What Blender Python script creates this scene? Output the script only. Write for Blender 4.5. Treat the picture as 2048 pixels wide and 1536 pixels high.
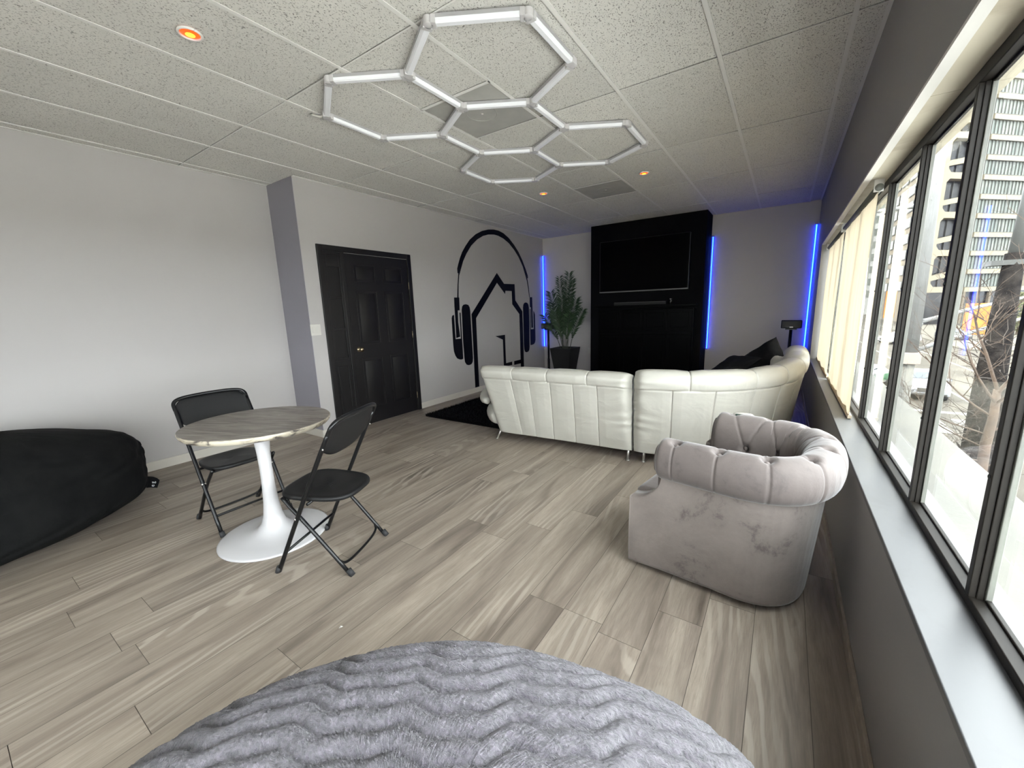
import bpy, math, random
import numpy as np
from mathutils import Vector, Matrix
random.seed(7); rng = np.random.default_rng(7)
C = bpy.context.scene.collection
PI = math.pi
for o in list(bpy.data.objects): bpy.data.objects.remove(o)

# ------------------------------------------------------------------ camera
cam_d = bpy.data.cameras.new('camera'); cam = bpy.data.objects.new('camera', cam_d); C.objects.link(cam)
RIGHT = Vector((0.8335561, 0.5515910, -0.0305212)); UP = Vector((-0.0792094, 0.1740123, 0.9815526)); FWD = Vector((-0.5467267, 0.8157616, -0.1887400))
M = Matrix.Identity(4)
for i in range(3):
    M[i][0] = RIGHT[i]; M[i][1] = UP[i]; M[i][2] = -FWD[i]
M[0][3], M[1][3], M[2][3] = 0, 0, 1.3724
cam.matrix_world = M
cam_d.sensor_width = 36; cam_d.lens = 796.73/2048*36
cam_d.shift_x = -8.9/2048; cam_d.shift_y = 2.78/2048
cam_d.clip_start = 0.02; cam_d.clip_end = 600
bpy.context.scene.camera = cam

# ------------------------------------------------------------------ world, sun, exposure
sc = bpy.context.scene
sc.view_settings.view_transform = 'Standard'; sc.view_settings.look = 'None'
sc.view_settings.exposure = 0.17; sc.view_settings.gamma = 1; sc.view_settings.use_curve_mapping = False
w = bpy.data.worlds.new('overcast_sky'); sc.world = w; w.use_nodes = True
nt = w.node_tree; bg = nt.nodes['Background']
bg.inputs['Color'].default_value = (0.93, 0.96, 1.0, 1); bg.inputs['Strength'].default_value = 17.0
sd = bpy.data.lights.new('sun', 'SUN'); sun = bpy.data.objects.new('sun', sd); C.objects.link(sun)
sd.energy = 9.0; sd.angle = math.radians(4); sd.color = (1, 0.9, 0.72)
sun.rotation_euler = Vector((0.85, 0.05, -0.62)).to_track_quat('-Z', 'Y').to_euler()
sun.location = (-14, -2, 12)

# ------------------------------------------------------------------ dimensions
RX = 0.316; LX1 = -4.773; LX2 = -4.262; BY = 7.486; JY = 2.397; HC = 2.759
GX = 0.425; SILL = 0.629; HEAD = 2.025; FRONT = -3.4; WEND = 6.33

# ------------------------------------------------------------------ materials
def N(m, t, **kw):
    n = m.node_tree.nodes.new(t)
    for k, v in kw.items():
        if k in n.inputs: n.inputs[k].default_value = v
        else: setattr(n, k, v)
    return n
def L(m, a, b): m.node_tree.links.new(a, b)
def mat(name, col, rough=0.6, **kw):
    m = bpy.data.materials.new(name); m.use_nodes = True
    b = m.node_tree.nodes['Principled BSDF']
    b.inputs['Base Color'].default_value = (*col, 1); b.inputs['Roughness'].default_value = rough
    for k, v in kw.items(): b.inputs[k.replace('_', ' ')].default_value = v
    return m
def bsdf(m): return m.node_tree.nodes['Principled BSDF']
def coords(m, scale=(1, 1, 1), kind='Object'):
    tc = N(m, 'ShaderNodeTexCoord'); mp = N(m, 'ShaderNodeMapping'); mp.inputs['Scale'].default_value = scale
    L(m, tc.outputs[kind], mp.inputs['Vector']); return mp.outputs['Vector']
def noise(m, scale, detail=4, rough=0.55, vec=None, dist=0.0):
    n = N(m, 'ShaderNodeTexNoise'); n.inputs['Scale'].default_value = scale; n.inputs['Detail'].default_value = detail
    n.inputs['Roughness'].default_value = rough; n.inputs['Distortion'].default_value = dist
    if vec is not None: L(m, vec, n.inputs['Vector'])
    return n.outputs['Fac']
def ramp(m, fac, stops):
    r = N(m, 'ShaderNodeValToRGB'); L(m, fac, r.inputs['Fac']); e = r.color_ramp.elements
    while len(e) < len(stops): e.new(0.5)
    for i, (p, c) in enumerate(stops):
        e[i].position = p; e[i].color = (*c, 1) if len(c) == 3 else c
    return r.outputs['Color']
def mixc(m, fac, a, b, mode='MIX'):
    n = N(m, 'ShaderNodeMix', data_type='RGBA', blend_type=mode)
    for s, x in ((n.inputs[0], fac), (n.inputs[6], a), (n.inputs[7], b)):
        if isinstance(x, (int, float)): s.default_value = x
        elif isinstance(x, tuple): s.default_value = (*x, 1)
        else: L(m, x, s)
    return n.outputs[2]
def bump(m, h, strength=0.3, dist=0.01):
    b = N(m, 'ShaderNodeBump'); b.inputs['Strength'].default_value = strength; b.inputs['Distance'].default_value = dist
    L(m, h, b.inputs['Height']); L(m, b.outputs['Normal'], bsdf(m).inputs['Normal']); return b
def noisy(name, c1, c2, scale, rough=0.6, bs=0.0, bscale=None, sc3=(1, 1, 1), lo=0.35, hi=0.65, bd=0.01, **kw):
    m = mat(name, c1, rough, **kw); v = coords(m, sc3)
    L(m, ramp(m, noise(m, scale, vec=v), [(lo, c1), (hi, c2)]), bsdf(m).inputs['Base Color'])
    if bs: bump(m, noise(m, bscale or scale, 5, vec=v), bs, bd)
    return m

m_wall = noisy('wall_paint', (0.39, 0.369, 0.357), (0.377, 0.357, 0.344), 1.1, 0.55, 0.05, 160, bd=0.002)
m_wallw = noisy('wall_paint_backlit', (0.218, 0.206, 0.198), (0.205, 0.195, 0.187), 1.3, 0.42, 0.05, 160, bd=0.002)  # same wall paint, with the backlit shade put into the colour
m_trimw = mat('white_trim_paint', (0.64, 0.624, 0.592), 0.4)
m_base = mat('baseboard_paint', (0.528, 0.496, 0.44), 0.45)
m_jog = noisy('wall_paint_lilac_light', (0.237, 0.224, 0.259), (0.231, 0.217, 0.248), 1.1, 0.5, 0.05, 160, bd=0.002)  # lilac light on the return worked into the wall colour
m_black = noisy('black_wall_paint', (0.0025, 0.0025, 0.0035), (0.004, 0.004, 0.005), 3, 0.7, Specular_IOR_Level=0.05)
m_door = mat('black_door_paint', (0.008, 0.0072, 0.0074), 0.42, Specular_IOR_Level=0.3)
m_mural = mat('mural_black_paint', (0.003, 0.003, 0.005), 0.5, Specular_IOR_Level=0.2)
m_brass = mat('aged_brass', (0.32, 0.26, 0.17), 0.35, Metallic=1.0)
m_plast = mat('ivory_plastic', (0.527, 0.51, 0.468), 0.4)
m_alu = mat('dark_aluminium', (0.012, 0.010, 0.008), 0.5, Specular_IOR_Level=0.2)
m_alul = noisy('weathered_aluminium', (0.128, 0.131, 0.112), (0.0975, 0.0975, 0.0863), 6, 0.5)
m_chrome = mat('brushed_steel', (0.55, 0.53, 0.5), 0.3, Metallic=1.0)
m_blackm = mat('black_enamel', (0.005, 0.005, 0.0055), 0.3, Specular_IOR_Level=0.35)
m_blackp = noisy('black_plastic', (0.006, 0.006, 0.0065), (0.009, 0.009, 0.0095), 200, 0.5, 0.1, 300, bd=0.001, Specular_IOR_Level=0.3)
m_rubber = mat('rubber_foot', (0.02, 0.02, 0.022), 0.7)
m_whiteg = mat('white_lacquer', (0.544, 0.535, 0.544), 0.25)
m_bean = noisy('black_microsuede', (0.0035, 0.0038, 0.004), (0.007, 0.0072, 0.0072), 9, 0.9, 0.3, 22, bd=0.01, Specular_IOR_Level=0.15)
m_tag = mat('tag_lettering', (0.7, 0.7, 0.7), 0.6)
m_grid = mat('ceiling_grid_paint', (0.72, 0.704, 0.672), 0.6)
m_vent = noisy('diffuser_metal', (0.37, 0.362, 0.336), (0.42, 0.411, 0.382), 6, 0.55)
m_concrete = noisy('painted_ledge', (0.103, 0.0984, 0.0822), (0.0868, 0.0834, 0.0716), 2.5, 0.8, 0.2, 40)
m_cushw = mat('ivory_leather', (0.496, 0.48, 0.44), 0.45)
m_blackf = noisy('black_fabric', (0.003, 0.003, 0.004), (0.006, 0.006, 0.007), 60, 0.85, 0.2, 200, bd=0.003, Specular_IOR_Level=0.15)

# soffit board, water stained
m_soffit = mat('stained_soffit_board', (0.6, 0.54, 0.42), 0.7)
v = coords(m_soffit, (1, 1, 1))
L(m_soffit, mixc(m_soffit, ramp(m_soffit, noise(m_soffit, 3.0, 5, vec=v, dist=0.6), [(0.52, (0, 0, 0)), (0.66, (0.44, 0.44, 0.44))]), (0.48, 0.432, 0.336), (0.272, 0.208, 0.144)), bsdf(m_soffit).inputs['Base Color'])
# sill, white with scuffs
m_sill = mat('scuffed_white_sill', (0.8, 0.8, 0.79), 0.38)
v = coords(m_sill, (1.5, 0.8, 1))
L(m_sill, mixc(m_sill, ramp(m_sill, noise(m_sill, 7.0, 6, 0.65, v, 0.8), [(0.55, (0, 0, 0)), (0.72, (0.277, 0.277, 0.277))]), (0.0993, 0.101, 0.103), (0.0645, 0.0633, 0.0598)), bsdf(m_sill).inputs['Base Color'])

# ceiling tile
def tile_mat(name, base, dark):
    m = mat(name, base, 0.85)
    v = coords(m, (1.7, 1, 1)); nz = N(m, 'ShaderNodeTexNoise'); nz.inputs['Scale'].default_value = 14; L(m, v, nz.inputs['Vector'])
    wv = mixc(m, 0.035, v, nz.outputs['Color'], 'ADD')
    n1 = noise(m, 110, 1.0, 0.4, wv); n2 = noise(m, 62, 2.0, 0.5, wv)
    a = ramp(m, n1, [(0.615, (0, 0, 0)), (0.68, (1, 1, 1))]); b = ramp(m, n2, [(0.66, (0, 0, 0)), (0.72, (1, 1, 1))])
    f = mixc(m, 1.0, a, b, 'LIGHTEN')
    big = ramp(m, noise(m, 2.0, 3, vec=v), [(0.3, base), (0.7, tuple(c*0.93 for c in base))])
    at = N(m, 'ShaderNodeAttribute'); at.attribute_name = 'tone'
    big = mixc(m, 1.0, big, at.outputs['Color'], 'MULTIPLY')
    L(m, mixc(m, f, big, dark), bsdf(m).inputs['Base Color'])
    fn = N(m, 'ShaderNodeMath', operation='MULTIPLY'); L(m, f, fn.inputs[0]); fn.inputs[1].default_value = -1
    bump(m, fn.outputs[0], 0.6, 0.003)
    return m
m_tile = tile_mat('mineral_fibre_tile', (0.71, 0.69, 0.645), (0.27, 0.255, 0.235))

# floor planks
m_floor = mat('grey_oak_laminate', (0.3, 0.27, 0.23), 0.42)
at = N(m_floor, 'ShaderNodeAttribute'); at.attribute_name = 'tone'
tc = N(m_floor, 'ShaderNodeTexCoord')
off = mixc(m_floor, 1.0, tc.outputs['Object'], mixc(m_floor, 1.0, at.outputs['Color'], (37.0, 61.0, 0.0), 'MULTIPLY'), 'ADD')
def mapped(scale):
    mp = N(m_floor, 'ShaderNodeMapping'); mp.inputs['Scale'].default_value = scale; L(m_floor, off, mp.inputs['Vector']); return mp.outputs['Vector']
broad = noise(m_floor, 1.0, 4, 0.6, mapped((7.5, 0.8, 1)), 0.9)
fine = noise(m_floor, 1.0, 6, 0.75, mapped((170, 9.0, 1)), 0.8)
wav = N(m_floor, 'ShaderNodeTexWave', wave_type='RINGS', rings_direction='Z'); wav.inputs['Scale'].default_value = 5.5
wav.inputs['Distortion'].default_value = 7.0; wav.inputs['Detail'].default_value = 3; wav.inputs['Detail Scale'].default_value = 0.9
L(m_floor, mapped((1.6, 0.28, 1)), wav.inputs['Vector'])
c = ramp(m_floor, broad, [(0.26, (0.10, 0.078, 0.062)), (0.42, (0.225, 0.184, 0.149)), (0.66, (0.365, 0.308, 0.252))])
c = mixc(m_floor, ramp(m_floor, fine, [(0.33, (0.55, 0.55, 0.55)), (0.58, (0, 0, 0))]), c, (0.16, 0.132, 0.108))
wmask = ramp(m_floor, noise(m_floor, 1.0, 2, 0.5, mapped((4.0, 0.7, 1)), 0.2), [(0.50, (0, 0, 0)), (0.62, (0.55, 0.55, 0.55))])
c = mixc(m_floor, mixc(m_floor, 1.0, ramp(m_floor, wav.outputs['Fac'], [(0.55, (0.0, 0, 0)), (0.85, (1, 1, 1))]), wmask, 'MULTIPLY'), c, (0.43, 0.375, 0.315))
knot = noise(m_floor, 1.0, 2, 0.5, mapped((9, 3.2, 1)), 0.3)
c = mixc(m_floor, ramp(m_floor, knot, [(0.70, (0, 0, 0)), (0.80, (0.6, 0.6, 0.6))]), c, (0.10, 0.086, 0.075))
sep = N(m_floor, 'ShaderNodeSeparateColor'); L(m_floor, at.outputs['Color'], sep.inputs[0])
tn = N(m_floor, 'ShaderNodeMapRange'); tn.inputs['To Min'].default_value = 0.92; tn.inputs['To Max'].default_value = 1.08; L(m_floor, sep.outputs[2], tn.inputs['Value'])
vm = N(m_floor, 'ShaderNodeVectorMath', operation='SCALE'); L(m_floor, c, vm.inputs[0]); L(m_floor, tn.outputs[0], vm.inputs['Scale'])
L(m_floor, vm.outputs[0], bsdf(m_floor).inputs['Base Color'])
bump(m_floor, fine, 0.12, 0.002)
rr = N(m_floor, 'ShaderNodeMapRange'); rr.inputs['To Min'].default_value = 0.36; rr.inputs['To Max'].default_value = 0.56; L(m_floor, fine, rr.inputs['Value']); L(m_floor, rr.outputs[0], bsdf(m_floor).inputs['Roughness'])

# table top, grey marble grain
m_top = mat('grey_grained_stone', (0.3, 0.28, 0.25), 0.35)
v = coords(m_top, (2.4, 20, 13))
n1 = noise(m_top, 1.5, 7, 0.66, v, 0.9)
L(m_top, ramp(m_top, n1, [(0.30, (0.0522, 0.0427, 0.0361)), (0.44, (0.152, 0.13, 0.112)), (0.56, (0.237, 0.211, 0.185)), (0.72, (0.342, 0.314, 0.28))]), bsdf(m_top).inputs['Base Color'])
m_edge = mat('pale_stone_edge', (0.5, 0.45, 0.36), 0.35)
v = coords(m_edge, (9, 9, 22))
L(m_edge, ramp(m_edge, noise(m_edge, 1.0, 5, 0.6, v, 1.0), [(0.36, (0.06, 0.05, 0.045)), (0.47, (0.45, 0.40, 0.31)), (0.75, (0.62, 0.57, 0.46))]), bsdf(m_edge).inputs['Base Color'])

# sofa leather
m_sofa = mat('off_white_leather', (0.7, 0.68, 0.61), 0.42)
v = coords(m_sofa)
L(m_sofa, ramp(m_sofa, noise(m_sofa, 2.5, 4, vec=v), [(0.35, (0.424, 0.408, 0.364)), (0.7, (0.381, 0.366, 0.321))]), bsdf(m_sofa).inputs['Base Color'])
nf = noise(m_sofa, 140, 3, vec=v); nb = noise(m_sofa, 3.2, 3, 0.5, coords(m_sofa, (1, 1, 2.0)), 0.8)
b1 = N(m_sofa, 'ShaderNodeBump'); b1.inputs['Strength'].default_value = 0.35; b1.inputs['Distance'].default_value = 0.03; L(m_sofa, nb, b1.inputs['Height'])
b2 = N(m_sofa, 'ShaderNodeBump'); b2.inputs['Strength'].default_value = 0.12; b2.inputs['Distance'].default_value = 0.002; L(m_sofa, nf, b2.inputs['Height']); L(m_sofa, b1.outputs[0], b2.inputs['Normal'])
L(m_sofa, b2.outputs[0], bsdf(m_sofa).inputs['Normal'])

# velvet
m_velvet = mat('grey_velvet', (0.33, 0.30, 0.295), 0.75, Sheen_Weight=0.3, Sheen_Roughness=0.4)
v = coords(m_velvet)
n1 = noise(m_velvet, 5.0, 8, 0.72, v, 0.25)
L(m_velvet, ramp(m_velvet, n1, [(0.34, (0.0669, 0.0543, 0.0512)), (0.43, (0.1, 0.0832, 0.0778)), (0.7, (0.124, 0.104, 0.096))]), bsdf(m_velvet).inputs['Base Color'])
bump(m_velvet, noise(m_velvet, 6, 5, 0.6, v, 0.3), 0.25, 0.02)
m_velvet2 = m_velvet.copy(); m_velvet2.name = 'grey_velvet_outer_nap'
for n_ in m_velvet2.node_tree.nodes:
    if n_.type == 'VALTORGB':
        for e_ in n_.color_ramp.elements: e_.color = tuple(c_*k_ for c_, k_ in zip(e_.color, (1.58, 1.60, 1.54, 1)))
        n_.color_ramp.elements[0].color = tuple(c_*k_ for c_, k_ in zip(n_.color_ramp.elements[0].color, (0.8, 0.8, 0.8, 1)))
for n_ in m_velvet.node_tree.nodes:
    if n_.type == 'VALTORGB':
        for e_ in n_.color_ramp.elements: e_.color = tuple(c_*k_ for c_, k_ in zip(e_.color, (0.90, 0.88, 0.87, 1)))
m_button = mat('velvet_button', (0.16, 0.135, 0.125), 0.6)

# plush cover
m_fur = mat('lilac_grey_plush', (0.3, 0.29, 0.33), 0.95, Sheen_Weight=0.5)
v = coords(m_fur)
hv = noise(m_fur, 60, 6, 0.72, coords(m_fur, (1, 1.6, 1)), 0.6)
L(m_fur, ramp(m_fur, hv, [(0.36, (0.0278, 0.0236, 0.0339)), (0.5, (0.0815, 0.0692, 0.0917)), (0.64, (0.153, 0.13, 0.165))]), bsdf(m_fur).inputs['Base Color'])
bump(m_fur, hv, 0.9, 0.02)

# blind cloth
m_blind = bpy.data.materials.new('cream_blind_cloth'); m_blind.use_nodes = True
t = m_blind.node_tree; t.nodes.clear()
out = N(m_blind, 'ShaderNodeOutputMaterial'); mx = N(m_blind, 'ShaderNodeMixShader'); mx.inputs[0].default_value = 0.15
df = N(m_blind, 'ShaderNodeBsdfDiffuse'); tr = N(m_blind, 'ShaderNodeBsdfTranslucent')
cc = ramp(m_blind, noise(m_blind, 3, 3, vec=coords(m_blind, (1, 14, 0.4))), [(0.3, (0.50, 0.42, 0.31)), (0.7, (0.58, 0.51, 0.40))])
L(m_blind, cc, df.inputs['Color']); tr.inputs['Color'].default_value = (0.85, 0.72, 0.52, 1)
L(m_blind, df.outputs[0], mx.inputs[1]); L(m_blind, tr.outputs[0], mx.inputs[2]); L(m_blind, mx.outputs[0], out.inputs[0])

# window glass: clear pane with a fresnel reflection and faint dirt
m_glass = bpy.data.materials.new('window_glass'); m_glass.use_nodes = True
t = m_glass.node_tree; t.nodes.clear()
out = N(m_glass, 'ShaderNodeOutputMaterial'); mx = N(m_glass, 'ShaderNodeMixShader'); mx2 = N(m_glass, 'ShaderNodeMixShader')
tp = N(m_glass, 'ShaderNodeBsdfTransparent'); gl = N(m_glass, 'ShaderNodeBsdfGlossy'); gl.inputs['Roughness'].default_value = 0.0
tp.inputs['Color'].default_value = (0.93, 0.95, 0.94, 1); lw = N(m_glass, 'ShaderNodeLayerWeight'); pwn = N(m_glass, 'ShaderNodeMath', operation='POWER'); pwn.inputs[1].default_value = 5.0; L(m_glass, lw.outputs['Facing'], pwn.inputs[0])
fr = N(m_glass, 'ShaderNodeMath', operation='MULTIPLY_ADD'); fr.inputs[1].default_value = 0.75; fr.inputs[2].default_value = 0.04; L(m_glass, pwn.outputs[0], fr.inputs[0])
dd = N(m_glass, 'ShaderNodeBsdfDiffuse'); dd.inputs['Color'].default_value = (0.5, 0.5, 0.47, 1)
dirt = ramp(m_glass, noise(m_glass, 14, 6, 0.7, coords(m_glass, (1, 3, 0.5))), [(0.5, (0.0, 0, 0)), (0.85, (0.02, 0.02, 0.02))])
L(m_glass, fr.outputs[0], mx.inputs[0]); L(m_glass, tp.outputs[0], mx.inputs[1]); L(m_glass, gl.outputs[0], mx.inputs[2])
L(m_glass, dirt, mx2.inputs[0]); L(m_glass, mx.outputs[0], mx2.inputs[1]); L(m_glass, dd.outputs[0], mx2.inputs[2]); L(m_glass, mx2.outputs[0], out.inputs[0])

def emis(name, col, s):
    m = mat(name, tuple(x*0.3 for x in col), 0.4); bsdf(m).inputs['Emission Color'].default_value = (*col, 1); bsdf(m).inputs['Emission Strength'].default_value = s; return m
m_led = emis('blue_led_tube', (0.003, 0.022, 1.0), 7.0)
m_ledc = emis('blue_led_core', (0.05, 0.18, 1.0), 6.5)
m_lens = emis('red_orange_lens', (1.0, 0.09, 0.01), 1.6)
m_lenshot = emis('orange_led_chip', (1.0, 0.45, 0.03), 3.0)

# ------------------------------------------------------------------ mesh helpers
class MB:
    def __init__(s): s.v = []; s.f = []
    def add(s, vs, fs):
        n = len(s.v); s.v += [tuple(p) for p in vs]; s.f += [tuple(i+n for i in f) for f in fs]; return s
    def box(s, x0, x1, y0, y1, z0, z1):
        vs = [(x, y, z) for x in (x0, x1) for y in (y0, y1) for z in (z0, z1)]
        return s.add(vs, [(0,1,3,2),(4,6,7,5),(0,4,5,1),(2,3,7,6),(0,2,6,4),(1,5,7,3)])
    def obox(s, c, ax, ay, az, hx, hy, hz):
        c, ax, ay, az = map(Vector, (c, ax, ay, az))
        vs = [c+ax*(i*hx)+ay*(j*hy)+az*(k*hz) for i in (-1,1) for j in (-1,1) for k in (-1,1)]
        return s.add(vs, [(0,1,3,2),(4,6,7,5),(0,4,5,1),(2,3,7,6),(0,2,6,4),(1,5,7,3)])
    def tube(s, pts, r, seg=10, cap=True):
        pts = [Vector(p) for p in pts]; n = len(pts)
        rs = r if isinstance(r, (list, tuple)) else [r]*n
        base = len(s.v); up = None
        for i, p in enumerate(pts):
            if i == 0: t = pts[1]-pts[0]
            elif i == n-1: t = pts[-1]-pts[-2]
            else: t = (pts[i+1]-p).normalized()+(p-pts[i-1]).normalized()
            t.normalize()
            if up is None:
                up = Vector((0,0,1)) if abs(t.z) < 0.9 else Vector((1,0,0))
            a = t.cross(up)
            if a.length < 1e-4: a = t.orthogonal()
            a.normalize(); b = a.cross(t); up = b
            for k in range(seg):
                q = 2*PI*k/seg; s.v.append(tuple(p+a*(rs[i]*math.cos(q))+b*(rs[i]*math.sin(q))))
        for i in range(n-1):
            for k in range(seg):
                k2 = (k+1) % seg
                s.f.append((base+i*seg+k, base+(i+1)*seg+k, base+(i+1)*seg+k2, base+i*seg+k2))
        if cap:
            s.f.append(tuple(base+k for k in range(seg))); s.f.append(tuple(base+(n-1)*seg+k for k in reversed(range(seg))))
        return s
    def lathe(s, prof, c=(0,0,0), seg=48, sx=1, sy=1, rot=0):
        base = len(s.v); n = len(prof); cr, sr = math.cos(rot), math.sin(rot)
        for (r, z) in prof:
            for k in range(seg):
                a = 2*PI*k/seg; x = r*math.cos(a)*sx; y = r*math.sin(a)*sy
                s.v.append((c[0]+x*cr-y*sr, c[1]+x*sr+y*cr, c[2]+z))
        for i in range(n-1):
            for k in range(seg):
                k2 = (k+1) % seg; s.f.append((base+i*seg+k, base+i*seg+k2, base+(i+1)*seg+k2, base+(i+1)*seg+k))
        s.f.append(tuple(base+k for k in reversed(range(seg)))); s.f.append(tuple(base+(n-1)*seg+k for k in range(seg)))
        return s
    def poly_x(s, pts, x0, x1):
        n = len(pts); vs = [(x0, y, z) for y, z in pts]+[(x1, y, z) for y, z in pts]
        fs = [tuple(range(n)), tuple(reversed(range(n, 2*n)))]+[(i, (i+1) % n, n+(i+1) % n, n+i) for i in range(n)]
        return s.add(vs, fs)
    def build(s, name, m, parent=None, smooth=False, bev=0, sub=0, ang=None):
        me = bpy.data.meshes.new(name); me.from_pydata(s.v, [], s.f); me.validate(); me.update()
        o = bpy.data.objects.new(name, me); C.objects.link(o)
        for mm in (m if isinstance(m, (list, tuple)) else [m]): me.materials.append(mm)
        if smooth: me.polygons.foreach_set('use_smooth', [True]*len(me.polygons))
        if parent: o.parent = parent
        if bev:
            b = o.modifiers.new('bevel', 'BEVEL'); b.width = bev; b.segments = 3; b.limit_method = 'ANGLE'; b.angle_limit = math.radians(40)
            me.polygons.foreach_set('use_smooth', [True]*len(me.polygons)); b.harden_normals = True
        if sub:
            b = o.modifiers.new('sub', 'SUBSURF'); b.levels = sub; b.render_levels = sub
        return o
def grid_obj(name, P, m, parent=None, closeu=False, closev=False, capu=False):
    nu, nv, _ = P.shape; mb = MB(); mb.v = [tuple(p) for p in P.reshape(-1, 3).tolist()]
    for i in range(nu if closeu else nu-1):
        i2 = (i+1) % nu
        for j in range(nv if closev else nv-1):
            j2 = (j+1) % nv; mb.f.append((i*nv+j, i2*nv+j, i2*nv+j2, i*nv+j2))
    if capu and closev:
        mb.f.append(tuple(reversed(range(nv)))); mb.f.append(tuple((nu-1)*nv+j for j in range(nv)))
    return mb.build(name, m, parent, True)
def tag(o, label, cat, group=None, kind=None):
    o['label'] = label; o['category'] = cat
    if group: o['group'] = group
    if kind: o['kind'] = kind
    return o
def thing(name, label, cat, loc, rz=0, group=None):
    o = bpy.data.objects.new(name, None); C.objects.link(o); o.location = loc; o.rotation_euler = (0, 0, rz); o.empty_display_size = 0.2
    return tag(o, label, cat, group)
def struct(o): o['kind'] = 'structure'; return o
def sempty(name, loc=(0,0,0)):
    o = bpy.data.objects.new(name, None); C.objects.link(o); o.location = loc; o['kind'] = 'structure'; return o
def copy_tree(o, parent=None):
    c = o.copy(); C.objects.link(c)
    if parent: c.parent = parent
    for ch in list(o.children): copy_tree(ch, c)
    return c
def text_mesh(name, s, size, m, parent, matrix, ext=0.001):
    cu = bpy.data.curves.new(name, 'FONT'); cu.body = s; cu.size = size; cu.extrude = ext; cu.align_x = 'CENTER'; cu.align_y = 'CENTER'
    to = bpy.data.objects.new('tmp_text', cu); C.objects.link(to); bpy.context.view_layer.update()
    me = bpy.data.meshes.new_from_object(to.evaluated_get(bpy.context.evaluated_depsgraph_get())); bpy.data.objects.remove(to)
    me.name = name; me.transform(matrix); me.materials.clear(); me.materials.append(m)
    o = bpy.data.objects.new(name, me); C.objects.link(o); o.parent = parent; return o
def chaikin(p, n=2, closed=False):
    p = [Vector(q) for q in p]
    for _ in range(n):
        r = [] if closed else [p[0]]
        rngi = range(len(p)) if closed else range(len(p)-1)
        for i in rngi:
            a, b = p[i], p[(i+1) % len(p)]; r += [a*0.75+b*0.25, a*0.25+b*0.75]
        if not closed: r.append(p[-1])
        p = r
    return p
def resample(pts, n):
    P = np.array([list(p) for p in pts], float); d = np.r_[0, np.cumsum(np.linalg.norm(np.diff(P, axis=0), axis=1))]
    t = np.linspace(0, d[-1], n); return np.stack([np.interp(t, d, P[:, k]) for k in range(P.shape[1])], 1), t

# ------------------------------------------------------------------ room shell
# floor: planks along y
mb = MB(); pw = 0.185; tones = []
x = RX+0.01+0.0; mb.box(LX1-0.1, RX+0.14, FRONT-0.1, BY+0.1, -0.12, -0.003); tones += [(0.5, 0.5, 0.0)]*6
i = 0; xx = 0.181
cols = [xx-pw*k for k in range(-1, 28)]
for k, x1 in enumerate(cols):
    x0 = x1-pw; y = FRONT-random.uniform(0, 1.2)
    while y < BY:
        y1 = y+1.22
        a, b = max(y, FRONT), min(y1, BY)
        X0, X1 = max(x0, LX1), min(x1, RX+0.1)
        if b > a and X1 > X0:
            g = 0.0010
            mb.add([(X0+g, a+g, 0), (X1-g, a+g, 0), (X1-g, b-g, 0), (X0+g, b-g, 0)], [(0, 1, 2, 3)]); tones.append((random.random(), random.random(), random.random()))
        y = y1
fl = struct(mb.build('floor', [m_floor, mat('plank_gap', (0.09, 0.075, 0.062), 0.8)]))
for p_ in fl.data.polygons[:6]: p_.material_index = 1
ca = fl.data.color_attributes.new('tone', 'FLOAT_COLOR', 'CORNER')
k = 0
for p_, t_ in zip(fl.data.polygons, tones):
    for li in p_.loop_indices: ca.data[li].color = (*t_, 1)
# ceiling: slab plus individual lay-in tiles and tee grid
gxs = [0.176-0.604*k for k in range(0, 9)]; gys = [-4.478+1.2217*k for k in range(0, 10)]
mb = MB(); tn = []
mb.box(LX1-0.1, RX+0.2, FRONT-0.1, BY+0.1, HC+0.035, HC+0.12); tn += [0.3]*6
xs = [RX]+gxs+[LX1]; ys = [FRONT]+[g for g in gys if FRONT < g < BY]+[BY]
vents = {(-1.636, 2.857): 1, (-1.636, 5.294): 1}
for i in range(len(xs)-1):
    x1, x0 = xs[i], xs[i+1]
    if x1 <= LX1 or x1-x0 < 0.02: continue
    x0 = max(x0, LX1)
    for j in range(len(ys)-1):
        y0, y1 = ys[j], ys[j+1]
        cells = [(y0, y1)]
        if abs(x1+1.636) < 0.02 and (abs(y1-2.857) < 0.03 or abs(y1-5.294) < 0.03): cells = [(y0, y1-0.61)]
        for (a, b) in cells:
            g = 0.006; z = HC+random.uniform(0.002, 0.0075)
            t1, t2 = random.uniform(-.0015, .0025), random.uniform(-.0015, .0025)
            vs = [(x0+g, a+g, z+t1), (x1-g, a+g, z), (x1-g, b-g, z+t2), (x0+g, b-g, z)]
            vs += [(p[0], p[1], HC+0.035) for p in vs]
            mb.add(vs, [(0,3,2,1),(0,1,5,4),(1,2,6,5),(2,3,7,6),(3,0,4,7)])
            tn += [random.choice([1, 1, 0.97, 1.02, 0.94, 0.99])]*5
ce = struct(mb.build('ceiling', m_tile))
ca = ce.data.color_attributes.new('tone', 'FLOAT_COLOR', 'CORNER')
for p_, t_ in zip(ce.data.polygons, tn):
    for li in p_.loop_indices: ca.data[li].color = (t_, t_, t_, 1)
mb = MB()
for g in gxs:
    if g > LX1+0.05: mb.box(g-0.0115, g+0.0115, FRONT, BY, HC-0.001, HC+0.0022)
for g in gys:
    if FRONT < g < BY: mb.box(LX1, RX, g-0.004, g+0.004, HC+0.001, HC+0.0028)
for vy in (2.857, 5.294): mb.box(-2.24, -1.636, vy-0.61-0.0115, vy-0.61+0.0115, HC-0.001, HC+0.002)
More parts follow.
